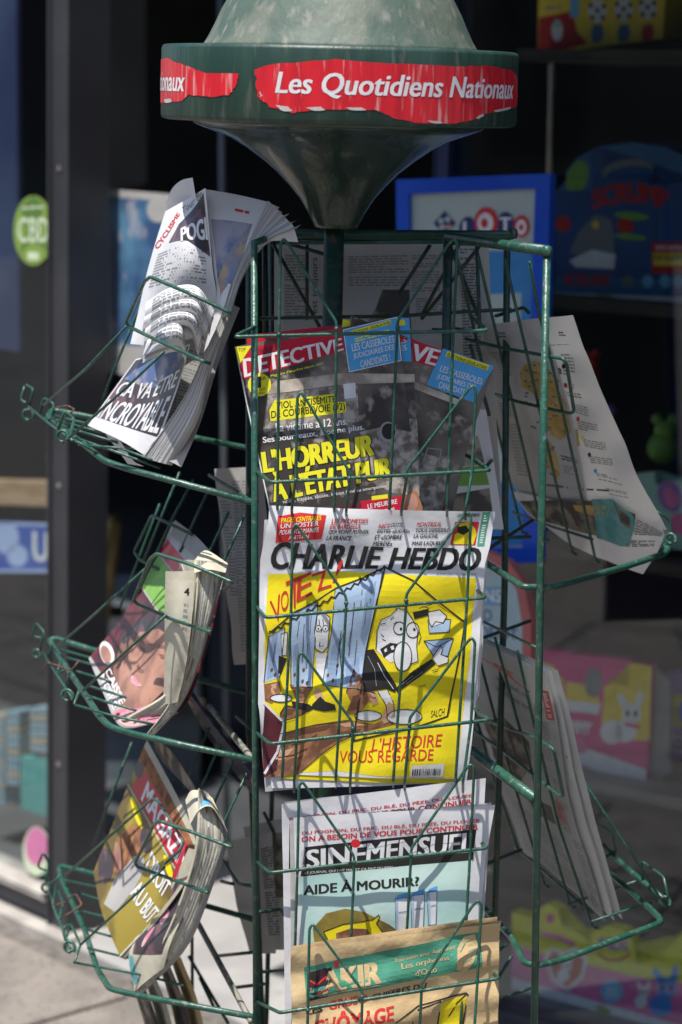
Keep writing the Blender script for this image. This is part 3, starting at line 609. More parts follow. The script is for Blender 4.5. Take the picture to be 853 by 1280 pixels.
for pts in ([(352, 128), (366, 130), (372, 135), (360, 135)], [(388, 131), (404, 130), (410, 134), (396, 134.5)], [(434, 131), (452, 131), (458, 134), (440, 134)], [(530, 146), (546, 147), (548, 149.5), (536, 149)], [(590, 143), (597, 139), (600, 140), (592, 145)], [(210, 122), (220, 121), (222, 125), (212, 126)], [(333, 112), (335, 118), (333, 119)], [(612, 135), (634, 131), (636, 133), (614, 137)]):
    keep(band_poly(pts, M['scrape'], 1, 'peeled_edge', .0003))
def band_text(s, a0, a1, y0, y1, m):
    vs, fs = embolden(*textpolys(s, 0, .2), .022); x0 = min(v.x for v in vs); x1 = max(v.x for v in vs); b0 = min(v.y for v in vs); b1 = max(v.y for v in vs)
    out = [cyl.pt(a0 + (v.x - x0) / (x1 - x0) * (a1 - a0), y1 + (v.y - b0) / (b1 - b0) * (y0 - y1), LY * 2 + v.z * .00002) for v in vs]
    keep(mesh('lettering', out, fs, m, band))
yy0, yy1 = cyp(425, 92)[1], cyp(425, 121)[1]
band_text('Les Quotidiens Nationaux', cyp(351, 0)[0], cyp(638, 0)[0], yy0, yy1, M['gw'])
band_text('Les Quotidiens Nationaux', cyp(240, 0)[0] - 91, cyp(240, 0)[0], yy0 + .001, yy1 + .001, M['gw'])
for i in range(26):
    pass
# column and posts
z0 = at(425, 283, 0).z
lathe('pole', [(.0125, .05), (.0125, z0 + .02)], (HC.x - .003, 0, 0), M['green_dark'], rk, 20)
lathe('foot_plate', [(.30, .0), (.30, .018), (.29, .026), (.05, .05), (.013, .07)], (HC.x, 0, .012), M['green_dark'], rk, 40)
def post(name, pts, r, m=None): return tube(name, P(*pts), r, m or M['green'], rk, sides=12)
post('post', [(318, 303, -.12), (319, 800, -.12), (321, 1440, -.12)], .0043)
post('post', [(684, 316, -.2), (676, 700, -.2), (666, 1440, -.2)], .0046)
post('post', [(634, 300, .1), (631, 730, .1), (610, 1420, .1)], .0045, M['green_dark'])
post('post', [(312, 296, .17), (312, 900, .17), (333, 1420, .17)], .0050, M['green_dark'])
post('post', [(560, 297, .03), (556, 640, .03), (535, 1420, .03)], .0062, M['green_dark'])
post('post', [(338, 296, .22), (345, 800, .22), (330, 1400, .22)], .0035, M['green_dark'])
lathe('post_cap', [(.006, -.006), (.0068, -.002), (.006, .004), (.002, .006)], at(684, 313, -.2), M['green'], rk, 12)
def bar(pts, r=.0055, m=None, name='crossbar', parent=None): return tube(name, P(*pts), r, m or M['green'], parent or rk)
bar([(343, 292, .07), (420, 293, .06), (636, 294, .08), (642, 293, .08)], .0062)
lathe('bar_cap', [(.006, -.006), (.0066, 0), (.006, .005), (.002, .007)], at(641, 292, .08), M['green'], rk, 12)
bar([(560, 297, .03), (684, 313, -.2)], .0062); bar([(563, 304, .03), (600, 306, -.02), (690, 319, -.2)], .0022)
bar([(318, 304, -.12), (345, 293, .07)], .0045); bar([(312, 297, .17), (345, 292, .07)], .004); bar([(345, 303, .05), (560, 302, .05)], .003)
bar([(580, 931, .0), (612, 956, -.05), (669, 998, -.2)], .0068); bar([(262, 883, .2), (321, 955, -.12)], .0042, M['bare'])
bar([(240, 1140, .22), (266, 1188, .12), (314, 1277, -.12)], .0042, M['bare'])
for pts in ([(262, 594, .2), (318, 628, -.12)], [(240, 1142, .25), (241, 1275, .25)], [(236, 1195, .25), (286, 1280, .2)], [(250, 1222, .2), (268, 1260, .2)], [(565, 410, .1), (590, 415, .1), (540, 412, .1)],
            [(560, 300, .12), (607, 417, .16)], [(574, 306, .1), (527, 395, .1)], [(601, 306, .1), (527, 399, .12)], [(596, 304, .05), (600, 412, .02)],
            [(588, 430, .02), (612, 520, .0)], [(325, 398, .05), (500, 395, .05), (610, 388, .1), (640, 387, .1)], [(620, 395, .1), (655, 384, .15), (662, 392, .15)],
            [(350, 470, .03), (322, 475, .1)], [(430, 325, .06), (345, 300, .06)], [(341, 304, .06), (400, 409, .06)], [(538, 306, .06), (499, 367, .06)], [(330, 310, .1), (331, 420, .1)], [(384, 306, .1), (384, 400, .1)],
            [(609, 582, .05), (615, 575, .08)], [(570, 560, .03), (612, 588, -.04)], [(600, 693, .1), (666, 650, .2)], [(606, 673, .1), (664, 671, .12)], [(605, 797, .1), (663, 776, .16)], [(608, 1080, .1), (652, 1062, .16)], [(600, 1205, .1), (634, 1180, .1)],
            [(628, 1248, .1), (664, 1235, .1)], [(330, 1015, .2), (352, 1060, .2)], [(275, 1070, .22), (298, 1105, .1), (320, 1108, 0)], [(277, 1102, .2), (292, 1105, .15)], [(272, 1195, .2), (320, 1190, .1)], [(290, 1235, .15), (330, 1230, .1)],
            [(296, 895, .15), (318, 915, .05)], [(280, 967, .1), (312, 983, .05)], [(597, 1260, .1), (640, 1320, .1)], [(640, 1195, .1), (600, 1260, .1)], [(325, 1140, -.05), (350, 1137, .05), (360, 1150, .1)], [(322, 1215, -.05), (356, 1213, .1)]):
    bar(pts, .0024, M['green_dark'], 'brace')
# ---- front pockets
def front(yl, yr, xl, xr, pkl, dpl, dpr, pkr, yb, depth, bot, dxb=(-10, -10, -14, -16), bd=-.09):
    p = bar([(321, yl - 14, -.12), (xl, yl, depth), (xr, yr, depth + .04), (xr - 20, yr - 16, depth + .10)], .0023, None, 'wire_pocket')
    W = lambda pts: tube('wire', P(*pts), .0018, M['green'], p, .007)
    pkl2 = (pkl[0] + 6, pkl[1]); 
    W([(pkl[0] + dxb[0], yb, bd), (pkl[0] + dxb[0], yb - 14, bot), (pkl[0] - 3, yl - 4, depth + .004), (pkl[0] - 1, pkl[1] + 6, depth + .01), (pkl[0] + 3, pkl[1], depth + .01), (pkl[0] + 9, pkl[1] + 8, depth + .01), (dpl[0], dpl[1] - 8, depth + .004), (dpl[0], dpl[1] + 4, depth + .003), (dpl[0] + dxb[1], yb - 12, bot), (dpl[0] + dxb[1], yb, bd)])
    W([(pkr[0] + dxb[3], yb, bd), (pkr[0] + dxb[3], yb - 14, bot), (pkr[0] - 2, yr + 4, depth + .035), (pkr[0] + 3, pkr[1] + 6, depth + .04), (pkr[0] - 1, pkr[1], depth + .04), (pkr[0] - 8, pkr[1] + 7, depth + .04), (dpr[0], dpr[1] - 8, depth + .026), (dpr[0], dpr[1] + 4, depth + .025), (dpr[0] + dxb[2], yb - 12, bot + .02), (dpr[0] + dxb[2], yb, bd)])
    for (x_, y_, z_) in ((dpl[0], dpl[1], .003), (dpr[0], dpr[1], .025), (pkl[0] - 3, yl - 3, .004), (pkr[0] - 3, yr + 3, .036)):
        c_ = at(x_, y_, depth + z_); k_ = .0031; lathe('weld_bead', [(.0003, -k_), (k_ * .7, -k_ * .7), (k_, 0), (k_ * .7, k_ * .7), (.0003, k_)], c_, M['green'], p, 8)
    return p
front(421, 413, 292, 610, (352, 298), (421, 411), (497, 409), (569, 298), 648, -.15, -.14, (-5, -3, -10, -10))
front(603, 588, 338, 612, (373, 490), (437, 598), (508, 596), (592, 482), 650, -.172, -.155, (-8, -4, -6, -10))
front(772, 747, 332, 608, (367, 655), (433, 754), (508, 751), (586, 640), 984, -.172, -.162, (-14, -13, -16, -16))
front(930, 900, 338, 612, (374, 815), (441, 911), (512, 906), (591, 797), 990, -.19, -.176, (-6, -3, -6, -12), -.12)
front(1091, 1060, 338, 610, (375, 977), (443, 1078), (514, 1069), (590, 955), 1330, -.184, -.178)
front(1266, 1223, 350, 625, (388, 1155), (453, 1246), (527, 1238), (599, 1125), 1335, -.224, -.215, (-4, -2, -4, -8), -.13)
# ---- left baskets
def basket(rail, r=.0042, nm='side_basket'): return bar(rail, r, None, nm)
def wires(p, lst, r=.0018, m=None, name='wire', fil=.006):
    for pts in lst: tube(name, P(*pts), r, m or M['green'], p, fil)
def ring(p, px, py, Y, rp_, r=.0022):
    c = at(px, py, Y); k = rp_ / F * (Y + 3.0) * 1.03
    tube('hook', [c + V((k * math.cos(a), .006 * math.sin(a * .5), k * math.sin(a))) for a in [math.radians(d) for d in range(-40, 300, 20)]], r, M['green'], p, .001)
b = basket([(321, 629, -.12), (160, 586, .0), (130, 576, .02), (117, 565, .04), (60, 520, .3), (66, 512, .33), (310, 560, .19)])
wires(b, [[(36, 508, .34), (60, 528, .2), (91, 551, .03)], [(98, 556, .06), (150, 560, .05), (190, 575, .0)], [(88, 545, .1), (160, 570, .08), (200, 585, .05)], [(76, 532, .16), (170, 560, .12)], [(70, 525, .2), (170, 552, .16)], [(62, 518, .26), (160, 542, .2)],
          [(33, 481, .36), (42, 486, .34), (37, 507, .34)], [(31, 483, .36), (26, 500, .36), (33, 504, .35)], [(50, 517, .26), (55, 497, .26), (68, 505, .24), (61, 527, .2), (56, 522, .22)], [(73, 537, .12), (81, 514, .12), (93, 523, .1), (87, 547, .05), (100, 554, .03), (125, 568, .03)],
          [(55, 506, .2), (109, 460, .05), (158, 408, -.02)], [(87, 547, .02), (150, 492, -.04), (205, 440, -.1)], [(190, 346, .16), (143, 462, .18), (128, 500, .2)]])
wires(b, [[(68, 510, .2), (85, 507, .18), (94, 512, .15), (72, 527, .15)]], .0012, M['rust'])
ring(b, 35, 519, .34, 6.5); ring(b, 78, 546, .06, 7)
wires(b, [[(277, 398, .0), (288, 391, -.16), (240, 368, -.15), (188, 346, -.1), (181, 352, -.06), (158, 402, .02), (161, 408, .02), (200, 427, -.07), (255, 452, -.15), (262, 454, -.05)]], .0023, None, 'guard')
b = basket([(321, 951, -.12), (170, 918, -.01), (137, 908, .02), (124, 895, .05), (110, 873, .14), (78, 826, .3), (62, 800, .38), (70, 798, .38), (115, 812, .34), (312, 866, .17)])
wires(b, [[(53, 814, .38), (70, 841, .25), (92, 875, .08)], [(96, 839, .2), (150, 855, .15)], [(110, 857, .16), (160, 872, .1)], [(108, 869, .12), (132, 877, .1), (170, 888, .06)], [(94, 881, .06), (142, 895, .03), (190, 905, .0)], [(84, 822, .3), (150, 840, .22)], [(76, 812, .33), (120, 824, .3), (160, 832, .26)],
          [(50, 813, .38), (54, 797, .4), (40, 796, .4), (45, 778, .4), (56, 790, .38), (50, 812, .38)], [(60, 824, .34), (66, 804, .34), (78, 822, .3), (71, 843, .26)], [(72, 843, .24), (80, 838, .22)], [(82, 860, .18), (88, 838, .18), (101, 858, .14), (93, 880, .06)],
          [(73, 807, .3), (125, 762, .15), (185, 708, .08)], [(104, 863, .06), (160, 812, -.02), (208, 769, -.06)], [(215, 652, .2), (176, 745, .22), (138, 815, .25)]])
wires(b, [[(52, 838, .3), (60, 828, .3), (90, 838, .2), (98, 827, .2)]], .0012, M['rust'])
ring(b, 46, 818, .38, 5); ring(b, 84, 870, .08, 7)
wires(b, [[(280, 738, .0), (291, 728, -.16), (240, 706, -.13), (196, 692, -.1), (188, 698, -.06), (167, 750, .02), (172, 755, .02), (215, 774, -.05), (263, 790, -.12), (262, 784, -.04)], [(240, 668, .1), (190, 644, .2), (168, 690, .24), (176, 700, .22), (250, 738, .1)]], .0023, None, 'guard')
wires(b, [[(286, 640, .0), (262, 690, .0), (240, 740, .0)], [(306, 644, -.03), (281, 700, -.03), (240, 780, -.02)], [(225, 590, .22), (180, 700, .24)], [(242, 600, .18), (215, 650, .18), (150, 790, .22)], [(262, 610, .12), (225, 690, .14)], [(200, 630, .25), (150, 760, .3)]])
b = basket([(321, 1272, -.12), (171, 1244, .0), (137, 1236, .02), (122, 1212, .1), (106, 1162, .22), (75, 1094, .38), (74, 1082, .4), (113, 1091, .36), (320, 1150, .17)])
wires(b, [[(61, 1111, .38), (72, 1145, .25), (90, 1189, .1)], [(97, 1116, .3), (127, 1125, .28), (190, 1140, .2)], [(102, 1139, .26), (136, 1147, .22), (190, 1160, .15)], [(108, 1162, .2), (141, 1171, .16), (190, 1185, .1)], [(110, 1185, .14), (147, 1194, .1), (200, 1206, .06)], [(93, 1203, .08), (180, 1219, .04), (230, 1232, 0)], [(80, 1100, .34), (118, 1108, .3), (170, 1120, .25)],
          [(60, 1089, .4), (47, 1084, .4), (54, 1065, .4), (61, 1078, .4), (57, 1106, .38)], [(56, 1106, .36), (66, 1103, .34), (75, 1096, .34)], [(71, 1107, .34), (79, 1129, .28), (74, 1152, .24), (66, 1130, .28), (71, 1107, .33)], [(89, 1155, .22), (82, 1176, .18), (78, 1160, .22), (89, 1155, .22), (101, 1181, .1), (93, 1203, .06)],
          [(81, 1095, .32), (132, 1050, .15), (191, 998, .08), (200, 1003, .06), (230, 1053, .0), (226, 1062, 0), (206, 1080, 0)], [(101, 1181, .1), (158, 1129, .02), (206, 1084, -.04)]])
wires(b, [[(84, 1124, .25), (95, 1117, .25), (103, 1131, .22), (82, 1145, .2)], [(66, 1133, .28), (82, 1128, .26)]], .0013, M['rust'])
ring(b, 57, 1111, .38, 5); ring(b, 87, 1185, .1, 7)
wires(b, [[(286, 1050, .0), (289, 1059, -.16), (240, 1040, -.13), (199, 1026, -.1), (192, 1032, -.06), (169, 1079, .02), (173, 1084, .02), (215, 1099, -.05), (260, 1116, -.12), (258, 1108, -.04)]], .0023, None, 'guard')
wires(b, [[(262, 910, .12), (230, 985, .15)], [(276, 930, .06), (240, 1010, .08)], [(291, 951, .02), (250, 1045, .05)], [(309, 966, -.03), (272, 1046, -.03), (240, 1130, -.02)], [(165, 928, .3), (115, 1060, .34)]])
# ---- right baskets
R1 = Plane((716, 394, -.08), (831, 665, .05), (603, 405, .12), wob(.007, 55, 1)); R2 = Plane((682, 840, -.06), (765, 1150, .06), (594, 797, .14), wob(.003, 60, 2))
b = basket([(590, 692, .12), (630, 718, -.1), (655, 734, -.2), (690, 734, -.18), (780, 709, .0), (831, 692, .08), (836, 686, .1), (826, 676, .14)], .0042)
wr = lambda p, sf, lst, off=.012, r=.0020, nm='wire': [tube(nm, [sf.pt(x, y, off) for x, y in pts], r, M['green'], p, .006) for pts in lst]
wr(b, R1, [[(582, 308), (603, 403), (650, 615), (662, 658), (668, 660)], [(607, 311), (634, 428), (668, 586), (689, 667), (694, 668)], [(641, 317), (668, 432), (704, 601), (724, 683), (729, 686)], [(671, 320), (682, 378), (697, 435), (751, 694), (757, 697)], [(650, 632), (700, 652), (748, 668)]], .014)
wr(b, R1, [[(594, 414), (640, 425), (716, 439), (720, 446), (729, 505), (724, 508), (660, 492), (612, 477)]], .018, .0023, 'guard')
wires(b, [[(822, 640, .1), (835, 648, .12), (841, 667, .12), (836, 676, .12)]]); ring(b, 839, 674, .1, 6)
b = basket([(605, 1135, .1), (640, 1172, -.08), (655, 1203, -.19), (672, 1207, -.2), (700, 1201, -.17), (820, 1156, -.04), (828, 1152, -.02), (820, 1142, .0), (755, 1085, .2)], .0042)
wires(b, [[(736, 1042, .28), (790, 1090, .14), (829, 1123, .04)]], .004)
wires(b, [[(710, 1130, .1), (759, 1114, .15), (797, 1101, .12)], [(730, 1090, .15), (768, 1064, .2)], [(740, 1152, .0), (773, 1141, .02), (816, 1127, .04)], [(741, 1049, .28), (743, 1026, .28), (766, 1042, .24), (771, 1066, .22)], [(804, 1103, .1), (802, 1076, .1), (830, 1096, .05), (835, 1121, .03)], [(709, 945, .0), (770, 1038, .02), (833, 1134, .03)], [(594, 772, .1), (635, 792, .0), (670, 809, -.2)]])
wires(b, [[(755, 1100, .2), (775, 1083, .2), (790, 1090, .14)]], .0014, M['rust']); ring(b, 832, 1128, .03, 6)
wr(b, R2, [[(598, 775), (635, 917), (689, 1101), (694, 1104)], [(630, 791), (651, 872), (678, 972), (721, 1128), (727, 1130)], [(657, 809), (675, 890), (709, 1026), (750, 1153), (756, 1155)], [(594, 854), (623, 954), (655, 1058), (655, 1064)], [(651, 1054), (700, 1095), (750, 1136)]], .012)
wr(b, R2, [[(587, 883), (630, 897), (685, 917), (705, 930), (718, 988), (712, 987), (650, 938), (600, 903)]], .016, .0023, 'guard')

# ================================================================== PAPERS
def c4(X, Y): return (300 + .3986 * X, 620 + .3986 * Y)
def c3(X, Y): return (280 + .4220 * X, 270 + .4220 * Y)
def c5(X, Y): return (340 + .34 * X, 970 + .34 * Y)
def c6(X, Y): return (340 + .3517 * X, 1130 + .3517 * Y)
def q(f, *p): return [f(*x) for x in p]
# ---- satirical weekly
CH = Plane((335, 640, -.135), (605, 700, -.095), (331, 960, -.145), lambda x, y: .004 * noise.noise(V((x / 70, y / 45, 1))) + .006 * math.sin((x - 330) / 270 * math.pi) + .0025 * math.sin(y / 17 + x / 60) * .8)
t = thing('newspaper', 'white newspaper with big black masthead and yellow cartoon cover, front pocket', 'newspaper', CH.pt(450, 970))
rows = [((337, 632), (621, 640)), ((333, 680), (613, 684)), ((332, 706), (606, 706)), ((330, 770), (602, 770)), ((328, 870), (593, 870)), ((335, 966), (578, 974))]
sheet('page', CH, [((331, 650), (619, 643)), ((328, 700), (611, 690)), ((324, 880), (600, 870)), ((332, 990), (560, 968))], M['news'], t, -.004)
sheet('page', CH, [((334, 655), (619, 643)), ((326, 700), (609, 690)), ((323, 880), (597, 870)), ((340, 985), (584, 978))], M['white'], t, -.002)
sheet('page', CH, [((360, 900), (590, 900)), ((350, 972), (566, 980))], M['yellow'], t, -.001)
sheet('front_page', CH, rows, M['white'], t, 0, 26, 34)
poly(CH, [(336, 718), (430, 714), (520, 718), (595, 722), (592, 760), (586, 830), (570, 972), (470, 968), (420, 962), (350, 966), (354, 905), (331, 880), (331, 790)], M['yellow'], t, 1, 'yellow_cover')
text(CH, 'CHARLIE', [(344, 677), (478, 683), (470, 710), (337, 711)], M['ink'], t, 3, .035, 'masthead'); text(CH, 'HEBDO', [(493, 684), (604, 685), (596, 713), (485, 710)], M['ink'], t, 3, .035, 'masthead')
poly(CH, [(347, 645), (375, 640), (407, 643), (401, 673), (344, 678)], M['red'], t, 2, 'red_box')
def T(sf, s, q_, m, par, lay=3, b=.015, nm='lettering'): return text(sf, s, q_, M[m], par, lay, b, nm)
T(CH, 'PAGES CENTRALES', [(352, 647), (401, 643), (400, 649), (351, 653)], 'ylw2', t); T(CH, 'UN POSTER', [(351, 654), (398, 650), (397, 656), (350, 660)], 'pap', t)
T(CH, 'POUR VOS MANIFS', [(350, 662), (398, 658), (397, 664), (348, 668)], 'pap', t); T(CH, 'ANTI-RN', [(361, 669), (386, 667), (385, 672), (360, 674)], 'pap', t)
for s, (x, y, x1), c_ in (('LES PROMESSES', (413, 647, 458), 'red'), ('DE BARDELLA', (411, 654, 449), 'red'), ('QUI VONT RUINER', (409, 661, 459), 'ink'), ('LA FRANCE', (407, 669, 437), 'ink'),
                          ('NICE', (472, 654, 486), 'red'), ('CIOTTI,', (487, 653, 502), 'ink'), ('ENTRE «JUDAS»', (470, 661, 511), 'ink'), ('ET «SOMBRE', (467, 668, 501), 'ink'), ('MERDE»', (465, 676, 489), 'ink'),
                          ('MONTREUIL', (520, 652, 551), 'red'), ('TOUS DERRIÈRE', (518, 659, 560), 'ink'), ('LA GAUCHE,', (516, 667, 547), 'ink'), ('MAIS LAQUELLE', (514, 676, 556), 'ink')):
    T(CH, s, [(x + 1.5, y), (x1 + 1.5, y), (x1, y + 5.6), (x, y + 5.6)], c_, t, 3, .012)
poly(CH, [(569, 652), (600, 653), (595, 682), (563, 681)], M['red'], t, 2, 'cover_thumbnail'); poly(CH, [(573, 655), (586, 652), (594, 660), (597, 668), (592, 681), (566, 680), (569, 668), (577, 664)], M['yellow'], t, 3, 'cover_thumbnail')
poly(CH, [(572, 659), (583, 657), (588, 664), (580, 669), (573, 666)], M['ink'], t, 4, 'cover_thumbnail'); T(CH, 'CHARLIE HEBDO', [(572, 642), (601, 642), (600, 646), (571, 646)], 'ink', t, 3, .02)
poly(CH, [(604, 640), (614, 640), (606, 683), (597, 683)], M['dgreen'], t, 2, 'green_strip'); body(CH, [(606, 644), (611, 644), (604, 680), (600, 680)], 12, M['pap'], t, 3, words=1)
T(CH, '26 JUIN 2024 / N° 1666 / 3,20 €', [(545, 715), (595, 716), (594, 719.5), (544, 718)], 'ink2', t, 3, .0)
for s, qq in (('V', [(337, 752), (350, 742), (353, 768), (342, 783)]), ('O', [(350, 742), (360, 735), (361, 758), (352, 766)]), ('T', [(357, 727), (378, 718), (374, 756), (362, 762)]), ('E', [(372, 722), (389, 713), (390, 742), (370, 752)]), ('Z', [(388, 718), (408, 711), (414, 732), (396, 738)]), ('!', [(424, 701), (430, 699), (420, 726), (414, 728)])):
    T(CH, s, qq, 'red', t, 6, .0, 'handwritten_letter')
PB = lambda pts, m, lay=2, nm='cartoon_shape': poly(CH, [c4(*p) for p in pts], M[m], t, lay, nm)
LN_ = lambda lines, w_=1.2, m='ink', lay=5: stroke(CH, [[c4(*p) for p in L] for L in lines], w_, M[m], t, lay, 'ink_line')
PB([(90, 440), (140, 410), (125, 570), (75, 585)], 'pale'); PB([(158, 365), (242, 330), (235, 450), (225, 598), (160, 600)], 'pale'); PB([(296, 292), (445, 235), (410, 400), (375, 600), (258, 590), (285, 420)], 'pale')
LN_([[(75, 585), (90, 440), (140, 410), (125, 570)], [(160, 600), (158, 365), (242, 330), (235, 450), (225, 598), (160, 600)], [(258, 590), (285, 420), (296, 292)], [(445, 235), (410, 400), (375, 600), (258, 590)], [(315, 420), (300, 560)], [(355, 330), (340, 500)], [(380, 290), (375, 340)], [(200, 400), (195, 520)], [(320, 580), (310, 470), (330, 400)]], .8)
LN_([[(90, 430), (160, 370), (240, 325), (300, 285), (380, 255), (455, 220)]], 1.6)
wv = [(92 + i * 12, 428 - i * 6.9 + (5 if i % 2 else -5)) for i in range(31)]; LN_([wv], 1.8)
LN_([[(455, 222), (540, 262), (620, 330), (705, 395), (690, 480), (650, 690), (560, 720), (355, 765)], [(452, 225), (425, 330), (395, 480), (370, 640), (355, 765)]], 1.9)
# figures behind the curtains
PB([(240, 370), (262, 362), (280, 378), (274, 470), (258, 490), (236, 478), (232, 420)], 'pap', 3); LN_([[(240, 370), (262, 362), (280, 378), (274, 470), (258, 490), (236, 478), (232, 420), (240, 370)], [(246, 385), (248, 400)], [(258, 384), (260, 400)], [(255, 415), (248, 470), (262, 468)]], .9)
for x in (244, 266): ell(CH, *c4(x, 412), 3.4, 3.8, M['pap'], t, 4, name='cartoon_eye'); ell(CH, *c4(x, 413), .9, 1, M['ink'], t, 6, name='cartoon_eye')
LN_([[(244 + 9 * math.cos(a), 412 + 10 * math.sin(a)) for a in [k * .57 for k in range(12)]], [(266 + 9 * math.cos(a), 412 + 10 * math.sin(a)) for a in [k * .57 for k in range(12)]]], .7)
PB([(236, 490), (275, 492), (262, 590), (242, 560)], 'pap', 3); PB([(128, 430), (148, 425), (146, 500), (132, 500)], 'pap', 3); LN_([[(128, 430), (148, 425), (146, 500), (132, 500), (128, 430)]], .8); PB([(122, 500), (148, 510), (130, 560), (120, 555)], 'ink', 3)
# main figure
PB([(428, 420), (440, 385), (470, 372), (492, 348), (522, 358), (540, 385), (556, 420), (552, 470), (556, 515), (530, 525), (520, 500), (470, 520), (425, 480)], 'pap', 3)
LN_([[(428, 420), (440, 385), (470, 372), (492, 348), (522, 358), (540, 385), (556, 420), (552, 470), (556, 515), (530, 525)], [(425, 480), (428, 420)], [(470, 385), (480, 375)], [(440, 400), (455, 395)]], 1)
PB([(438, 478), (470, 458), (500, 462), (502, 482), (470, 490), (450, 505)], 'ink', 4); PB([(450, 480), (458, 474), (460, 484), (453, 488)], 'pap', 5); PB([(470, 470), (480, 466), (482, 478), (474, 480)], 'pap', 5)
def oc(x, y, rx, ry, lay=5, m='pap'):
    ell(CH, *c4(x, y), rx * .3986, ry * .3986, M[m], t, lay, name='cartoon_shape'); LN_([[(x + rx * math.cos(a), y + ry * math.sin(a)) for a in [k * 2 * math.pi / 18 for k in range(19)]]], 1.1, 'ink', lay + 1)
oc(508, 500, 28, 46, 6); oc(498, 412, 18, 20, 5); oc(540, 418, 20, 24, 5); ell(CH, *c4(503, 414), 1.6, 1.8, M['ink'], t, 7, name='cartoon_eye'); ell(CH, *c4(545, 416), 1.6, 1.8, M['ink'], t, 7, name='cartoon_eye')
PB([(392, 482), (418, 478), (450, 530), (488, 590), (484, 612), (455, 600), (385, 610), (380, 560)], 'ink', 4); PB([(484, 600), (540, 545), (600, 508), (612, 524), (560, 565), (490, 612)], 'ink', 4); PB([(540, 362), (590, 352), (592, 372), (545, 384)], 'ink', 4)
LN_([[(430, 520), (450, 560), (478, 600)]], .8, 'pap', 6)
PB([(588, 388), (660, 386), (655, 425), (592, 428)], 'pale', 4); PB([(575, 452), (668, 444), (650, 500), (604, 498)], 'pale', 4); LN_([[(588, 388), (660, 386), (655, 425), (592, 428), (588, 388)], [(575, 452), (668, 444), (650, 500), (604, 498), (575, 452), (615, 472), (668, 444)]], .9)
PB([(588, 362), (625, 355), (648, 375), (636, 396), (612, 392), (600, 408), (592, 395)], 'pap', 6); LN_([[(588, 362), (625, 355), (648, 375), (636, 396), (612, 392), (600, 408), (592, 395), (588, 362)]], .9, 'ink', 7)
PB([(602, 505), (612, 488), (628, 468), (634, 480), (628, 494), (652, 504), (650, 520), (620, 530)], 'pap', 6); LN_([[(602, 505), (612, 488), (628, 468), (634, 480), (628, 494), (652, 504), (650, 520), (620, 530)]], .9, 'ink', 7)
PB([(428, 608), (460, 605), (480, 650), (482, 690), (460, 690), (455, 650)], 'pap', 3); LN_([[(428, 608), (455, 650), (460, 690)], [(460, 605), (480, 650), (482, 690)]], .9)
M['pale2'] = flat('shaded_curtain_print', (.27, .37, .52)); M['brn2'] = flat('dark_brown_wash', (.16, .07, .04)); M['peach'] = flat('peach_wash', (.6, .36, .22))
PB([(100, 440), (118, 430), (104, 565), (84, 575)], 'pale2', 3); PB([(168, 470), (182, 460), (190, 596), (166, 598)], 'pale2', 3); PB([(288, 470), (310, 440), (300, 590), (268, 588)], 'pale2', 3); PB([(390, 300), (425, 262), (404, 400), (388, 470), (376, 440)], 'pale2', 3); PB([(330, 540), (372, 500), (374, 600), (330, 595)], 'pale2', 3)
for x_, y_ in ((100, 545), (110, 560), (172, 560), (180, 580), (200, 545), (210, 585), (275, 560), (290, 575), (320, 560), (345, 580), (305, 530), (196, 580), (355, 560)): ell(CH, *c4(x_, y_), 1.6, 2.6, M['brn2'], t, 5, .4, 'paint_splash', 8)
LN_([[(185, 390), (178, 440)], [(222, 370), (218, 430)], [(212, 460), (208, 540)], [(330, 330), (326, 380)], [(395, 330), (388, 400)], [(345, 420), (338, 470)], [(110, 460), (104, 520)], [(410, 290), (404, 330)], [(276, 500), (272, 540)], [(365, 450), (358, 530)]], .6)
PB([(236, 600), (252, 604), (262, 632), (246, 640), (232, 625)], 'peach', 3); PB([(186, 600), (204, 602), (196, 645), (180, 648)], 'peach', 3); PB([(98, 590), (116, 586), (112, 625), (96, 632)], 'peach', 3); PB([(400, 608), (426, 612), (430, 645), (412, 652), (404, 630)], 'peach', 3); PB([(462, 640), (480, 650), (480, 700), (450, 712), (440, 696), (462, 684)], 'peach', 4)
LN_([[(500, 350), (496, 338)], [(508, 350), (510, 336)], [(516, 352), (522, 340)], [(490, 354), (482, 342)], [(560, 420), (566, 440), (558, 462)], [(440, 430), (450, 440)], [(444, 446), (456, 452)], [(480, 398), (490, 392)], [(560, 350), (600, 338)], [(570, 344), (592, 350)]], .8)
LN_([[(400, 500), (420, 540), (424, 590)], [(500, 590), (540, 560)], [(520, 585), (570, 548)]], .7, 'ink3', 6)
LN_([[(560, 595), (580, 590)], [(600, 545), (622, 540)], [(604, 550), (618, 548)], [(490, 540), (500, 536)]], .8)
PB([(150, 742), (220, 724), (280, 716), (270, 730), (200, 745), (150, 760)], 'brn2', 3); PB([(250, 760), (330, 735), (380, 728), (300, 765), (240, 800)], 'brn2', 3); PB([(110, 850), (160, 822), (200, 812), (150, 856)], 'brn2', 3); PB([(350, 622), (372, 616), (366, 660), (344, 668)], 'brn2', 4); PB([(140, 665), (180, 662), (160, 682), (130, 690)], 'brn2', 3); PB([(300, 712), (350, 706), (400, 716), (330, 722)], 'peach', 3); PB([(100, 830), (130, 800), (170, 790), (140, 826)], 'peach', 3)
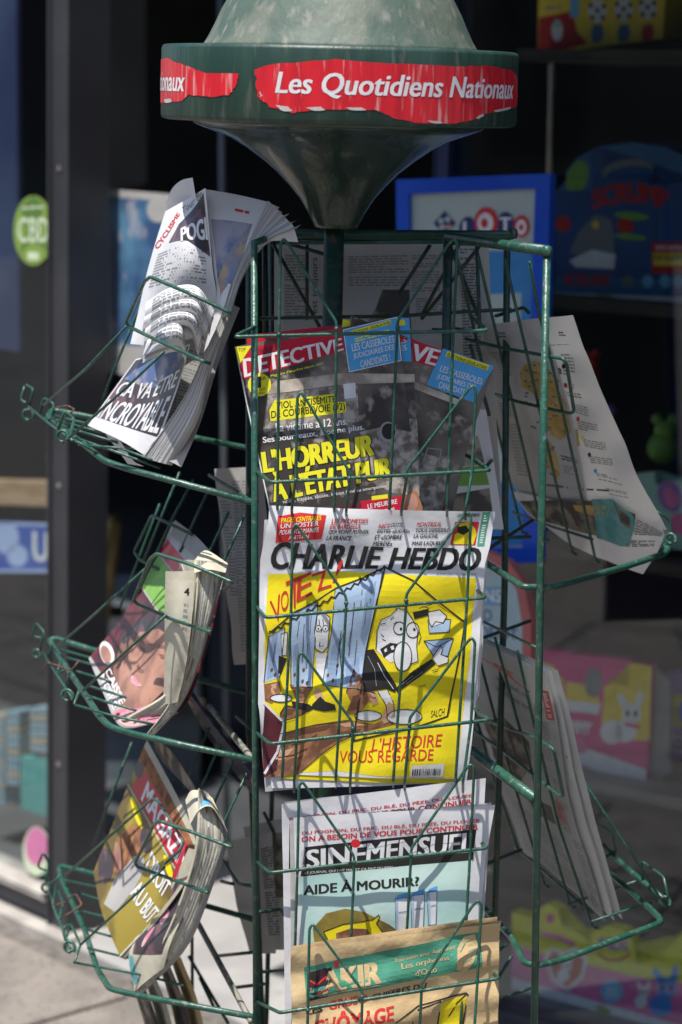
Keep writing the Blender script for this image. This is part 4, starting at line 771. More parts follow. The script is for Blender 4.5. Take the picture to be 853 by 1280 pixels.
# mud, shoes
PB([(128, 745), (230, 715), (300, 705), (340, 700), (420, 712), (470, 690), (482, 715), (370, 742), (300, 775), (250, 812), (180, 870), (95, 880), (85, 860), (130, 800)], 'brown', 2); PB([(125, 680), (140, 655), (200, 660), (212, 672), (180, 690), (120, 708)], 'brown', 2)
PB([(330, 610), (345, 570), (356, 540), (364, 600), (420, 612), (425, 640), (400, 640), (372, 680), (330, 680), (345, 640)], 'brown', 3); PB([(75, 590), (125, 580), (130, 610), (100, 650), (78, 640)], 'brown', 3); PB([(155, 590), (230, 598), (215, 620), (200, 650), (180, 650), (165, 610)], 'brown', 3)
LN_([[(128, 745), (230, 715), (300, 705), (340, 700)], [(180, 870), (250, 812), (300, 775), (370, 742)], [(160, 780), (200, 770), (240, 745)], [(120, 820), (170, 810), (210, 790)], [(125, 680), (140, 655), (200, 660), (212, 672), (180, 690), (120, 708)], [(330, 610), (345, 570), (356, 540), (364, 600), (420, 612)]], 1)
PB([(160, 640), (215, 650), (232, 662), (215, 672), (165, 660)], 'ink', 4); PB([(225, 650), (250, 625), (265, 640), (295, 650), (300, 668), (260, 672), (222, 664)], 'ink', 4)
oc(400, 686, 42, 17, 4); oc(514, 690, 56, 24, 4); oc(128, 632, 34, 12, 4)
T(CH, "L'HISTOIRE", q(c4, (418, 757), (634, 742), (628, 782), (410, 797)), 'red', t, 4, .006, 'handwriting'); T(CH, 'VOUS REGARDE', q(c4, (312, 796), (606, 790), (602, 824), (308, 834)), 'red', t, 4, .006, 'handwriting')
T(CH, 'SALCH', q(c4, (600, 672), (642, 664), (640, 688), (597, 694)), 'ink', t, 3, 0, 'signature')
PB([(535, 842), (640, 836), (634, 880), (532, 876)], 'pap', 3, 'barcode'); rr = random.Random(5); x = 538
while x < 630:
    w_ = rr.choice((1.5, 2.5, 4)); PB([(x, 852), (x + w_, 852), (x + w_ - 1, 874), (x - 1, 874)], 'ink', 5, 'barcode_line'); x += w_ + rr.choice((2, 3, 4))
poly(CH, [(331, 878), (354, 903), (346, 962), (330, 972), (328, 930)], M['wine'], t, 3, 'dark_inside'); stroke(CH, [[(330, 878), (355, 903), (347, 940), (331, 966)]], 3, M['white'], t, 5, 'folded_edge')
# ---- detective magazine: front copy, second copy and the slipped copy
DE = Plane((300, 435, -.10), (500, 400, -.06), (335, 640, -.125), lambda x, y: .004 * math.sin((x - 290) / 230 * math.pi))
def band_(sf, t, pts): poly(sf, pts, M['dred'], t, 1, 'red_title_band')
t3c = thing('magazine', 'tilted detective magazine slipped to the right behind two straighter copies', 'magazine', at(560, 640, -.02), 'crime magazines in the top front pocket')
D3 = Plane((515, 422, -.055), (617, 463, -.03), (510, 650, -.075))
sheet('cover', D3, [((440, 395), (617, 463)), ((430, 560), (584, 560)), ((430, 655), (562, 655))], M['cov'], t3c, thick=.004)
band_(D3, t3c, [(500, 420), (554, 437), (544, 459), (500, 448)]); T(D3, 'VE', [(519, 430), (551, 438), (543, 457), (513, 449)], 'gw', t3c, 2, .03)
poly(D3, q(c3, (650, 392), (800, 445), (738, 552), (600, 500)), M['blue'], t3c, 2, 'blue_sticker'); poly(D3, q(c3, (662, 400), (786, 442), (780, 458), (656, 416)), M['ylw2'], t3c, 3, 'yellow_strip'); T(D3, 'ÉLECTIONS LÉGISLATIVES', q(c3, (666, 404), (782, 444), (777, 456), (660, 416)), 'ink', t3c, 4, .01)
for s, a in (('LES CASSEROLES', ((645, 442), (768, 482), (763, 500), (638, 460))), ('JUDICIAIRES DES', ((635, 466), (748, 502), (743, 520), (628, 484))), ('CANDIDATS !', ((640, 490), (722, 516), (716, 532), (634, 508)))): T(D3, s, q(c3, *a), 'gw', t3c, 3, .01)
poly(D3, q(c3, (560, 488), (700, 545), (690, 560), (560, 510)), M['beam'], t3c, 1, 'photo_detail'); poly(D3, [(505, 560), (560, 575), (552, 650), (500, 650)], M['stone'], t3c, 1, 'photo_detail'); stroke(D3, [[(535, 560), (528, 580), (548, 583), (552, 562), (535, 560)], [(525, 590), (545, 592)]], 1.5, M['ink3'], t3c, 2, 'photo_detail')
t2c = thing('magazine', 'second detective magazine copy showing only its right edge and sticker corner', 'magazine', at(500, 640, -.08), 'crime magazines in the top front pocket')
sheet('cover', DE, [((310, 420), (515, 396)), ((345, 655), (529, 655))], M['cov'], t2c, -.006, thick=.004)
D2 = Off(DE, -.0058)
poly(D2, q(c3, (505, 298), (552, 302), (559, 430), (515, 432)), M['blue'], t2c, 1, 'blue_sticker'); poly(D2, q(c3, (512, 308), (538, 306), (540, 322), (512, 326)), M['ylw2'], t2c, 2, 'yellow_strip')
T(D2, 'ES', q(c3, (520, 362), (541, 358), (543, 374), (521, 378)), 'gw', t2c, 2, .01); T(D2, 'ES', q(c3, (522, 384), (543, 380), (545, 396), (523, 400)), 'gw', t2c, 2, .01)
poly(D2, q(c3, (355, 305), (400, 318), (350, 332)), M['ylw2'], t2c, 1, 'yellow_corner'); poly(D2, q(c3, (70, 352), (350, 322), (350, 345), (70, 385)), M['dred'], t2c, 1, 'red_title_band'); poly(D2, q(c3, (545, 600), (575, 600), (590, 900), (560, 900)), M['stone'], t2c, 1, 'photo_detail')
t = thing('magazine', 'front copy of the detective magazine with red title and large yellow headline', 'magazine', DE.pt(430, 650), 'crime magazines in the top front pocket')
sheet('cover', DE, [((294, 433), (498, 397)), ((308, 505), (503, 450)), ((341, 658), (527, 658))], M['cov'], t, 0, 16, 16, .004)
stroke(DE, [[(295, 434), (309, 505), (341, 655)]], 1.6, M['gw'], t, 1, 'page_edge')
def D(pts, m, lay=1, nm='photo_detail'): return poly(DE, [c3(*p) for p in pts], M[m], t, lay, nm)
D([(150, 490), (340, 466), (565, 468), (566, 492), (340, 500), (200, 520), (110, 530)], 'beam'); D([(345, 500), (395, 496), (398, 610), (355, 612)], 'stone'); D([(352, 498), (388, 494), (390, 538), (356, 542)], 'pap', 2); D([(130, 530), (330, 505), (345, 600), (120, 640)], 'stone', 1)
D([(400, 640), (470, 625), (560, 640), (575, 700), (580, 830), (500, 820), (440, 790), (430, 700)], 'stone', 1); ell(DE, *c3(485, 640), 11, 13, M['ink3'], t, 2, name='photo_detail'); ell(DE, *c3(487, 638), 8.5, 10, M['ink'], t, 3, name='photo_detail'); stroke(DE, [[c3(455, 640), c3(470, 690), c3(520, 690)], [c3(510, 660), c3(520, 700)]], 1.5, M['ink3'], t, 3, 'photo_detail')
D([(36, 398), (345, 336), (356, 398), (345, 402), (54, 486)], 'dred', 1, 'red_title_band'); text(DE, 'DETECTIVE', q(c3, (57, 424), (345, 362), (352, 398), (62, 478)), M['gw'], t, 2, .03, 'masthead'); T(DE, 'LE NOUVEAU', q(c3, (90, 396), (165, 382), (166, 398), (92, 413)), 'wine', t, 2, .02)
D([(33, 388), (82, 384), (46, 440)], 'ylw2', 2, 'yellow_corner'); T(DE, 'TOP', q(c3, (42, 392), (64, 390), (64, 400), (43, 402)), 'ink', t, 3, .0); T(DE, "Magazine d'enquêtes depuis 1929", q(c3, (138, 470), (292, 433), (293, 442), (139, 480)), 'ylw2', t, 3, .0)
ell(DE, *c3(105, 500), 14.5, 14.5, M['ylw2'], t, 2, name='yellow_badge'); T(DE, '1', q(c3, (92, 478), (104, 476), (106, 508), (94, 510)), 'ink', t, 3, .03); T(DE, 'ER', q(c3, (108, 478), (124, 475), (124, 485), (109, 487)), 'ink', t, 3, .0); T(DE, 'DES FAITS', q(c3, (88, 514), (122, 508), (122, 516), (89, 521)), 'ink', t, 3, 0); T(DE, 'DIVERS', q(c3, (92, 524), (120, 520), (120, 526), (93, 531)), 'ink', t, 3, 0)
D([(148, 547), (326, 527), (330, 552), (360, 550), (360, 582), (138, 608), (134, 576), (150, 573)], 'ylw2', 2, 'yellow_box'); T(DE, 'VIOL ANTISÉMITE', q(c3, (154, 546), (328, 527), (330, 552), (155, 572)), 'ink', t, 3, .008); T(DE, 'DE COURBEVOIE (92)', q(c3, (139, 578), (356, 552), (358, 580), (140, 606)), 'ink', t, 3, .008)
T(DE, 'La victime a 12 ans.', q(c3, (152, 614), (364, 596), (365, 618), (154, 640)), 'gw', t, 3, .02); T(DE, 'Ses bourreaux, à peine plus.', q(c3, (114, 655), (413, 616), (415, 638), (117, 678)), 'gw', t, 3, .02)
for s, a in (("L'HORREUR", ((112, 698), (437, 646), (441, 708), (120, 760))), ('À L’ÉTAT PUR', ((133, 762), (490, 700), (494, 770), (150, 846)))):
    T(DE, s, q(c3, *a), 'ink', t, 2.4, .095, 'headline_shadow'); T(DE, s, q(c3, *a), 'ylw2', t, 3.4, .055, 'headline')
T(DE, 'violée, frappée, abusée, le tout filmé au smartphone', q(c3, (172, 840), (480, 795), (481, 806), (174, 856)), 'gw', t, 3, .0)
D([(130, 900), (404, 850), (404, 875), (406, 920), (130, 920)], 'wine', 2, 'dark_box'); D([(404, 844), (530, 828), (540, 900), (408, 910)], 'dred', 3, 'red_box'); T(DE, 'LE MEURTRE', q(c3, (424, 854), (512, 838), (513, 852), (426, 868)), 'gw', t, 4, .02); T(DE, 'QUI A TUÉ', q(c3, (420, 874), (505, 862), (506, 876), (422, 888)), 'gw', t, 4, .02)
D([(436, 830), (484, 824), (485, 836), (437, 842)], 'ylw2', 4, 'yellow_strip'); D([(528, 832), (570, 812), (588, 860), (590, 900), (530, 905)], 'hair', 4, 'portrait'); ell(DE, *c3(556, 850), 8, 12, M['skin'], t, 5, name='portrait')
D([(352, 338), (512, 300), (525, 428), (370, 462)], 'blue', 4, 'blue_sticker'); stroke(DE, [q(c3, (352, 338), (512, 300), (525, 428), (370, 462), (352, 338))], 1, M['gw'], t, 5, 'sticker_edge'); D([(370, 342), (493, 308), (495, 320), (372, 355)], 'ylw2', 5, 'yellow_strip'); T(DE, 'ÉLECTIONS LÉGISLATIVES', q(c3, (373, 343), (491, 310), (493, 319), (375, 353)), 'ink', t, 6, .01)
body(DE, q(c3, (385, 362), (490, 334), (492, 350), (387, 376)), 2, M['ylw2'], t, 5, words=5)
for s, a in (('LES CASSEROLES', ((376, 380), (502, 354), (504, 374), (379, 402))), ('JUDICIAIRES DES', ((381, 408), (502, 380), (504, 400), (384, 428))), ('CANDIDATS !', ((402, 430), (490, 408), (492, 428), (404, 450)))): T(DE, s, q(c3, *a), 'gw', t, 5, .012)
# ---- monthly in the lower pocket (two copies)
SI = Plane((365, 1025, -.165), (600, 985, -.12), (370, 1160, -.17), wob(.003, 60, 5))
tb_ = thing('newspaper', 'rear copy of the mint-coloured monthly, its white top edge showing above', 'newspaper', SI.pt(480, 1300), 'monthly papers in the bottom front pocket')
SB = Off(SI, -.006)
sheet('front_page', SB, [((353, 1006), (609, 974)), ((355, 1100), (604, 1060)), ((358, 1330), (590, 1330))], M['white'], tb_); sheet('page', SB, [((356, 1004), (604, 978)), ((358, 1330), (594, 1330))], M['news'], tb_, -.002)
T(SB, 'DU POGNON, DU FRIC, DU BLÉ, DU PÈZE, DU FLOUZE', [(363, 1023), (591, 993), (591, 998), (363, 1028)], 'red', tb_, 2, .02); T(SB, 'ON A BESOIN DE VOUS POUR CONTINUER', [(363, 1030), (591, 1000), (591, 1006), (363, 1036)], 'red', tb_, 2, .02); poly(SB, [(363, 1036), (368, 1036), (368, 1090), (362, 1090)], M['ink'], tb_, 2, 'title_band')
t = thing('newspaper', 'front copy of the monthly with white letters on black band over mint cover', 'newspaper', SI.pt(480, 1310), 'monthly papers in the bottom front pocket')
sheet('page', SI, [((363, 1026), (615, 1004)), ((365, 1330), (594, 1330))], M['news'], t, -.0025)
sheet('front_page', SI, [((367, 1022), (619, 1006)), ((369, 1080), (606, 1080)), ((371, 1330), (588, 1330))], M['white'], t, 0, 22, 26)
G = lambda pts, m, lay=1, nm='cover_print': poly(SI, [c5(*p) for p in pts], M[m], t, lay, nm)
T(SI, 'DU POGNON, DU FRIC, DU BLÉ, DU PÈZE, DU FLOUZE', q(c5, (112, 202), (762, 154), (762, 170), (112, 218)), 'red', t, 2, .02); T(SI, 'ON A BESOIN DE VOUS POUR CONTINUER', q(c5, (110, 224), (758, 176), (757, 195), (110, 243)), 'red', t, 2, .025)
G([(122, 262), (752, 195), (738, 308), (105, 370)], 'ink', 1, 'title_band'); text(SI, 'SINE', q(c5, (128, 274), (345, 250), (342, 322), (130, 342)), M['gw'], t, 2, .03, 'masthead'); text(SI, 'MENSUEL', q(c5, (354, 248), (742, 206), (736, 278), (350, 318)), M['gw'], t, 2, .03, 'masthead')
ell(SI, *c5(308, 248), 6, 5.4, M['sred'], t, 3, name='red_dot'); T(SI, 'MENSUEL', q(c5, (108, 268), (124, 266), (120, 335), (104, 338)), 'pap', t, 2, .0); T(SI, 'LE JOURNAL QUI FAIT MAL ET ÇA FAIT DU BIEN', q(c5, (122, 352), (445, 332), (444, 343), (121, 364)), 'pap', t, 2, .0)
stroke(SI, [q(c5, (350, 270), (500, 240), (640, 300)), q(c5, (480, 300), (600, 250), (740, 240))], .4, M['ink'], t, 4, 'scratch_line')
G([(100, 371), (737, 309), (722, 420), (700, 580), (640, 1100), (120, 1100), (112, 600)], 'mint', 1, 'mint_cover'); text(SI, 'AIDE À MOURIR?', q(c5, (118, 394), (540, 362), (540, 402), (118, 438)), M['ink'], t, 3, .03, 'headline')
G([(150, 560), (200, 505), (270, 488), (340, 500), (430, 545), (480, 580), (430, 640), (160, 640)], 'olive', 2, 'brown_shadow'); G([(205, 600), (190, 572), (222, 560), (262, 545), (330, 536), (370, 528), (392, 510), (396, 516), (384, 542), (408, 575), (405, 640), (240, 640)], 'yellow', 3, 'pillow_drawing')
G([(235, 578), (290, 560), (350, 562), (375, 600), (360, 640), (240, 640)], 'brown', 4, 'figure_drawing'); stroke(SI, [q(c5, (205, 600), (190, 572), (222, 560), (262, 545), (330, 536), (370, 528), (392, 510), (396, 516), (384, 542), (408, 575))], 1, M['ink'], t, 5, 'ink_line')
for i, (x0, x1) in enumerate(((452, 500), (510, 560), (570, 606))):
    y = 450 - i * 12; G([(x0, y), (x1, y - 6), (x1 - 4, y + 118), (x0 + 4, y + 122)], 'pap', 3, 'glass_letter'); G([(x0 + 8, y - 12), (x1 + 2, y - 24), (x1, y - 4), (x0, y + 2)], 'blue', 4, 'glass_letter'); G([(x0, y), (x0 + 10, y), (x0 + 12, y + 120), (x0 + 4, y + 122)], 'pale', 5, 'glass_letter')
    stroke(SI, [q(c5, (x0, y), (x1, y - 6), (x1 - 4, y + 118), (x0 + 4, y + 122), (x0, y)), q(c5, (x0 + 14, y + 50), (x1 - 6, y + 46))], .9, M['rs4'], t, 6, 'ink_line')
# ---- tan paper
FA = Plane((365, 1190, -.205), (620, 1150, -.165), (368, 1270, -.205), lambda x, y: .005 * noise.noise(V((x / 50, y / 30, 9))) + .002 * math.sin(y / 8 + x / 40))
t = thing('newspaper', 'tan paper journal with green title band in the lowest front pocket', 'newspaper', FA.pt(490, 1340))
sheet('page', FA, [((366, 1184), (622, 1146)), ((370, 1350), (618, 1350))], M['tan'], t, -.005); sheet('page', FA, [((364, 1188), (626, 1150)), ((368, 1350), (622, 1350))], M['tan'], t, -.0025)
sheet('front_page', FA, [((363, 1188), (496, 1168), )[0:1] + ((625, 1152),), ((367, 1350), (621, 1350))], M['tan'], t, 0, 30, 24)
H = lambda pts, m, lay=1, nm='print_patch': poly(FA, [c6(*p) for p in pts], M[m], t, lay, nm)
H([(115, 226), (430, 160), (745, 98), (747, 222), (430, 285), (122, 345)], 'dgreen', 1, 'green_band'); H([(132, 245), (196, 228), (200, 330), (136, 342)], 'wine', 2, 'dark_block'); text(FA, 'F', q(c6, (136, 250), (204, 232), (202, 328), (136, 338)), M['ink'], t, 3, .05, 'masthead')
text(FA, 'AKIR', q(c6, (182, 248), (382, 206), (384, 276), (184, 318)), M['tan'], t, 3, .05, 'masthead'); stroke(FA, [q(c6, (130, 270), (160, 285), (195, 260)), q(c6, (132, 300), (165, 315), (200, 300))], 2, M['red'], t, 4, 'red_ribbon')
H([(222, 208), (240, 203), (240, 228), (224, 230)], 'red', 4, 'red_accent'); stroke(FA, [q(c6, (185, 325), (384, 284))], 1, M['tan'], t, 3, 'subtitle_line')
T(FA, 'Entretien avec Aumônier', q(c6, (440, 194), (655, 144), (656, 158), (441, 208)), 'tan', t, 3, .01); T(FA, 'Les orphelins', q(c6, (460, 212), (628, 180), (630, 200), (462, 236)), 'tan', t, 3, .015); T(FA, "d'Oslo", q(c6, (508, 234), (584, 218), (586, 240), (510, 254)), 'tan', t, 3, .015)
H([(660, 160), (685, 120), (722, 108), (735, 150), (715, 205), (690, 238), (655, 232)], 'tan', 3, 'engraved_figure'); stroke(FA, [q(c6, (670, 170), (690, 140), (715, 130)), q(c6, (680, 200), (700, 170), (725, 160)), q(c6, (675, 225), (690, 200), (710, 190))], 1, M['dgreen'], t, 4, 'engraving_line')
T(FA, 'LES', q(c6, (125, 370), (180, 362), (180, 384), (125, 392)), 'ink', t, 3, .03); T(FA, 'GRUSO', q(c6, (205, 350), (340, 322), (340, 350), (206, 380)), 'red', t, 3, .03); T(FA, 'CHIFFRES DU', q(c6, (358, 322), (550, 280), (548, 302), (356, 342)), 'ink', t, 3, .03)
text(FA, 'CHÔMAGE', q(c6, (150, 402), (432, 348), (430, 410), (146, 462)), M['red'], t, 3, .04, 'headline'); 
stroke(FA, [q(c6, (440, 420), (520, 360), (690, 316), (697, 322), (680, 430)), q(c6, (500, 426), (520, 372), (600, 345)), q(c6, (600, 345), (590, 430)), q(c6, (630, 400), (660, 350), (690, 322))], 1.6, M['ink'], t, 3, 'ink_line'); H([(600, 352), (692, 322), (680, 440), (592, 450)], 'yellow', 2, 'printed_letter')

# ---- left papers
def fan(t, inner, outer, n, m, base='page', jit=1.5, m2=None, topj=0):
    rr = random.Random(len(inner) * 31 + n)
    for i in range(n):
        f0, f1 = i / n, min(1, (i + 1.6) / n); rows = []
        for k, (a, b_) in enumerate(zip(inner, outer)):
            A = lerp(a, b_, max(0, f0 - .25)); B_ = lerp(a, b_, f1); dz = .012 * (i / n)
            j = rr.uniform(-jit, jit); rows.append([(A[0], A[1], A[2] + dz), ((A[0] + B_[0]) / 2 + j * .3, (A[1] + B_[1]) / 2, (A[2] + B_[2]) / 2 + dz - .003), (B_[0] + j, B_[1] + j * .5 + (rr.uniform(-topj, topj) if k == 0 else 0), B_[2] + dz + .006)])
        gsheet(base, Grid(rows), (m2 if m2 and i % 3 == 1 else M['news2'] if i % 3 == 2 else m), t, 6, 22)
# top left
t = thing('newspaper', 'thick curled daily newspaper lolling in the top left basket, pages fanned', 'newspaper', at(180, 575, .05))
g1 = Grid([[(206, 268, .14), (213, 240, .1), (226, 226, .05), (241, 222, .0)], [(207, 275, .14), (220, 262, .1), (234, 250, .05), (245, 246, .0)]]); gsheet('page', g1, M['white'], t)
gp2 = Grid([[(207, 264, .12), (232, 250, .04), (257, 235, -.02)], [(194, 305, .12), (228, 290, .0), (262, 290, -.02)], [(183, 345, .12), (225, 332, -.01), (266, 335, -.02)], [(173, 390, .12), (220, 380, .02), (270, 378, -.01)], [(163, 430, .12), (205, 432, .06), (250, 420, .02)]])
gsheet('front_page', gp2, M['white'], t, 24, 30); body(gp2, [(.12, .35), (.92, .36), (.88, .62), (.08, .6)], 12, M['ink3'], t, 1, words=6)
poly(gp2, [(.28, .30), (.42, .18), (.95, .02), (.98, .42), (.6, .32)], M['rev'], t, 2, 'black_panel'); text(gp2, 'POGI', [(.48, .22), (.95, .16), (.96, .30), (.5, .32)], M['gw'], t, 3, .04, 'headline')
text(gp2, 'CYCLISME', [(.0, .27), (.34, .07), (.42, .10), (.1, .31)], M['red'], t, 2, .03, 'section_title'); text(gp2, 'Tour de', [(.44, .05), (.9, -.01), (.92, .04), (.46, .11)], M['ink2'], t, 2, .0)
gp3 = Grid([[(254, 236, .0), (295, 243, .0), (338, 253, -.02)], [(262, 290, -.01), (292, 293, -.02), (318, 298, -.03)], [(267, 335, -.015), (288, 335, -.03), (304, 336, -.035)], [(270, 372, -.01), (278, 378, -.03), (288, 380, -.035)], [(255, 440, .01), (262, 430, -.02), (270, 425, -.03)]])
gsheet('inside_page', gp3, M['white'], t, 20, 26); poly(gp3, [(.06, .17), (.86, .16), (.82, .62), (.1, .60)], M['bphoto'], t, 1, 'cyclist_photo'); poly(gp3, [(.1, .62), (.42, .38), (.84, .16), (.84, .5), (.3, .72)], M['carto'], t, 2, 'cyclist_photo'); body(gp3, [(.5, .08), (.9, .08), (.9, .11), (.5, .11)], 1, M['red'], t, 2, words=4)
fan(t, [(335, 251, -.02), (312, 300, -.03), (293, 345, -.035), (276, 395, -.03), (252, 450, -.02), (225, 505, .0), (178, 572, .04)], [(377, 292, -.05), (332, 305, -.05), (305, 345, -.055), (288, 395, -.06), (267, 455, -.05), (247, 520, -.04), (215, 582, .0)], 19, M['news'], m2=M['white'], topj=15, jit=2.6)
gbk = Grid([[(185, 385, .12), (235, 385, .05), (276, 388, .0)], [(176, 440, .14), (225, 440, .06), (262, 450, .01)], [(165, 500, .16), (205, 500, .08), (245, 510, .02)], [(150, 560, .14), (190, 565, .08), (228, 575, .03)]]); gsheet('inner_page', gbk, M['news2'], t); body(gbk, [(.4, .3), (.95, .3), (.95, .8), (.5, .8)], 24, M['ink3'], t, 1, words=7)
gb = Grid([[(290, 380, .0), (300, 385, -.01)], [(262, 450, .0), (273, 455, -.01)], [(240, 520, .02), (252, 525, .0)], [(200, 570, .02), (227, 584, .0)]]); gsheet('back_page', gb, M['news2'], t)
g3 = Grid([[(170, 449, .15), (205, 440, .06), (238, 430, -.0)], [(140, 490, .17), (185, 495, .08), (224, 480, .0)], [(110, 532, .2), (150, 550, .1), (190, 575, .03)]])
gsheet('cover_page', g3, M['white'], t, 22, 22)
poly(g3, [(.02, .02), (.98, .02), (.97, .86), (.02, .86)], M['rev'], t, 1, 'cover_photo'); poly(g3, [(.2, .02), (.96, .02), (.9, .3), (.5, .42), (.05, .3)], M['bphoto'], t, 2, 'cover_photo')
text(g3, 'ÇA VA ÊTRE', [(.06, .30), (.94, .28), (.94, .56), (.06, .58)], M['gw'], t, 3, .02, 'headline'); text(g3, 'INCROYABLE', [(.04, .60), (.94, .58), (.94, .84), (.04, .86)], M['gw'], t, 3, .02, 'headline')
gsheet('page', Grid([[(130, 540, .18), (150, 550, .12)], [(150, 566, .14), (166, 575, .08)], [(160, 580, .12), (180, 583, .05)]]), M['white'], t)
for i, (A, B_) in enumerate([([(183, 378, .07), (212, 360, -.01), (246, 358, -.05), (268, 388, -.05)], [(181, 400, .04), (212, 384, -.05), (244, 380, -.08), (262, 412, -.06)]),
                             ([(183, 392, .06), (212, 372, -.02), (246, 370, -.06), (264, 400, -.05)], [(178, 412, .04), (210, 396, -.05), (240, 394, -.08), (256, 424, -.06)]),
                             ([(183, 404, .06), (212, 386, -.03), (242, 388, -.06), (256, 414, -.05)], [(180, 428, .03), (205, 412, -.05), (236, 408, -.08), (248, 436, -.06)]),
                             ([(190, 412, .05), (212, 398, -.04), (228, 402, -.06), (232, 436, -.05)], [(178, 446, .02), (200, 436, -.06), (224, 432, -.08), (233, 446, -.06)])]):
    for j in range(3): gsheet('curled_page', Grid([[(p[0], p[1] + j * 4, p[2] + .006 * j) for p in A], [(lerp(p, r, .5)[0], lerp(p, r, .5)[1] - 3 + j * 4, lerp(p, r, .5)[2] - .02 + .004 * j) for p, r in zip(A, B_)], [(p[0], p[1] + j * 4, p[2] + .01 * j) for p in B_]]), M['white'] if j % 2 == 0 else M['news2'], t, 20, 8)
    body(Grid([A, [(lerp(p, r, .5)[0], lerp(p, r, .5)[1] - 3, lerp(p, r, .5)[2] - .02) for p, r in zip(A, B_)], B_]), [(.1, .1), (.9, .1), (.9, .8), (.1, .8)], 5, M['ink3'], t, 2, words=9)
# middle left
t = thing('newspaper', 'cream-paged magazine supplement with pink portrait cover in the middle left basket', 'newspaper', at(180, 905, .05))
g4 = Grid([[(216, 652, .22), (240, 680, .12), (262, 700, .03), (280, 720, .0)], [(186, 716, .21), (212, 748, .1), (240, 775, .02), (262, 800, .0)], [(150, 775, .22), (178, 815, .12), (210, 848, .03), (235, 878, .0)], [(111, 823, .25), (130, 868, .16), (152, 908, .08), (202, 903, .02)]])
gsheet('cover', g4, M['news'], t, 30, 34)
poly(g4, [(.0, .1), (1, .1), (1, .21), (0, .2)], M['dred'], t, 1, 'red_band'); text(g4, 'le mag', [(.3, .11), (.7, .11), (.7, .19), (.3, .19)], M['pink'], t, 2, .02); poly(g4, [(.0, .21), (.46, .22), (.46, .44), (.0, .42)], M['lime'], t, 1, 'green_box'); poly(g4, [(.0, .43), (.46, .45), (.5, .23), (1, .22), (1, .9), (.4, .93), (.0, .98)], M['wine'], t, 1, 'cover_photo')
poly(g4, [(.12, .72), (.2, .56), (.36, .46), (.6, .44), (.72, .6), (.7, .84), (.55, .93), (.36, .93), (.22, .86)], M['skin'], t, 2, 'face_photo'); poly(g4, [(.1, .74), (.14, .56), (.3, .42), (.62, .36), (.8, .5), (.72, .58), (.58, .48), (.36, .5), (.22, .6), (.16, .74)], M['rev'], t, 3, 'hair_photo')
M['skin2'] = flat('shaded_skin_print', (.24, .12, .09))
for P4 in ([(.25, .63), (.31, .595), (.38, .59), (.37, .605), (.31, .615), (.26, .645)], [(.43, .57), (.49, .545), (.57, .54), (.56, .555), (.49, .565), (.44, .585)], [(.28, .655), (.33, .64), (.37, .65), (.33, .665)], [(.47, .605), (.52, .59), (.56, .595), (.52, .615)]): poly(g4, P4, M['skin2'], t, 4, 'face_photo')
poly(g4, [(.12, .72), (.2, .6), (.24, .7), (.26, .82), (.36, .92), (.22, .86)], M['skin2'], t, 3, 'face_photo')
poly(g4, [(.37, .72), (.40, .735), (.45, .725), (.46, .74), (.42, .755), (.37, .745)], M['skin2'], t, 4, 'face_photo'); poly(g4, [(.38, .80), (.44, .785), (.47, .79), (.53, .785), (.5, .81), (.44, .82)], M['pink'], t, 4, 'face_photo')
ell(g4, .1, .86, .1, .05, M['pap'], t, 3, 0, 'head_photo'); ell(g4, .1, .87, .075, .035, M['skin'], t, 4, 0, 'head_photo')
poly(g4, [(.5, .98), (.56, .93), (.7, .84), (1, .78), (1, .99), (.5, .99)], M['pink'], t, 4, 'pink_shirt_photo'); stroke(g4, [[(.55, .97), (.75, .93), (.95, .86)], [(.55, .98), (.75, .96), (.95, .90)]], .012, M['wine'], t, 5, 'necklace_line'); text(g4, 'CAISSE', [(.2, .885), (.52, .90), (.52, .935), (.2, .925)], M['gw'], t, 5, .04, 'headline'); text(g4, 'NOIRE', [(.2, .935), (.5, .945), (.5, .98), (.2, .975)], M['gw'], t, 5, .04, 'headline')
gsheet('grey_page', Grid([[(219, 650, .2), (245, 670, .1), (264, 690, .03)], [(214, 668, .2), (238, 690, .1), (256, 708, .02)]]), M['ink3'], t)
fan(t, [(222, 700, .0), (236, 740, -.02), (232, 800, -.02), (214, 860, .0), (152, 900, .08)], [(246, 700, -.05), (243, 760, -.05), (232, 830, -.04), (213, 880, -.01), (190, 903, .04)], 5, M['cream'])
g5 = Grid([[(207, 714, -.03), (225, 714, -.05), (243, 713, -.06)], [(206, 770, -.02), (222, 772, -.055), (240, 775, -.06)], [(206, 830, -.0), (218, 835, -.04), (232, 835, -.05)], [(204, 880, .02), (212, 880, -.01), (222, 878, -.03)]]); gsheet('folded_page', g5, M['cream'], t, 18, 24)
text(g5, '4', [(.70, .12), (.86, .12), (.86, .17), (.70, .17)], M['ink'], t, 2, .03, 'page_number'); body(g5, [(.7, .22), (.85, .22), (.85, .42), (.68, .42)], 5, M['ink3'], t, 1, words=1)
fan(t, [(246, 700, -.05), (243, 760, -.055), (232, 835, -.04), (208, 885, .0), (183, 918, .03)], [(285, 704, -.05), (270, 760, -.06), (250, 830, -.05), (226, 880, -.03), (192, 920, .01)], 9, M['cream'], m2=M['edge'])
gsheet('top_fold', Grid([[(243, 700, -.04), (258, 688, -.01), (285, 704, -.04)], [(243, 716, -.055), (262, 712, -.07), (282, 716, -.06)]]), M['cream'], t)
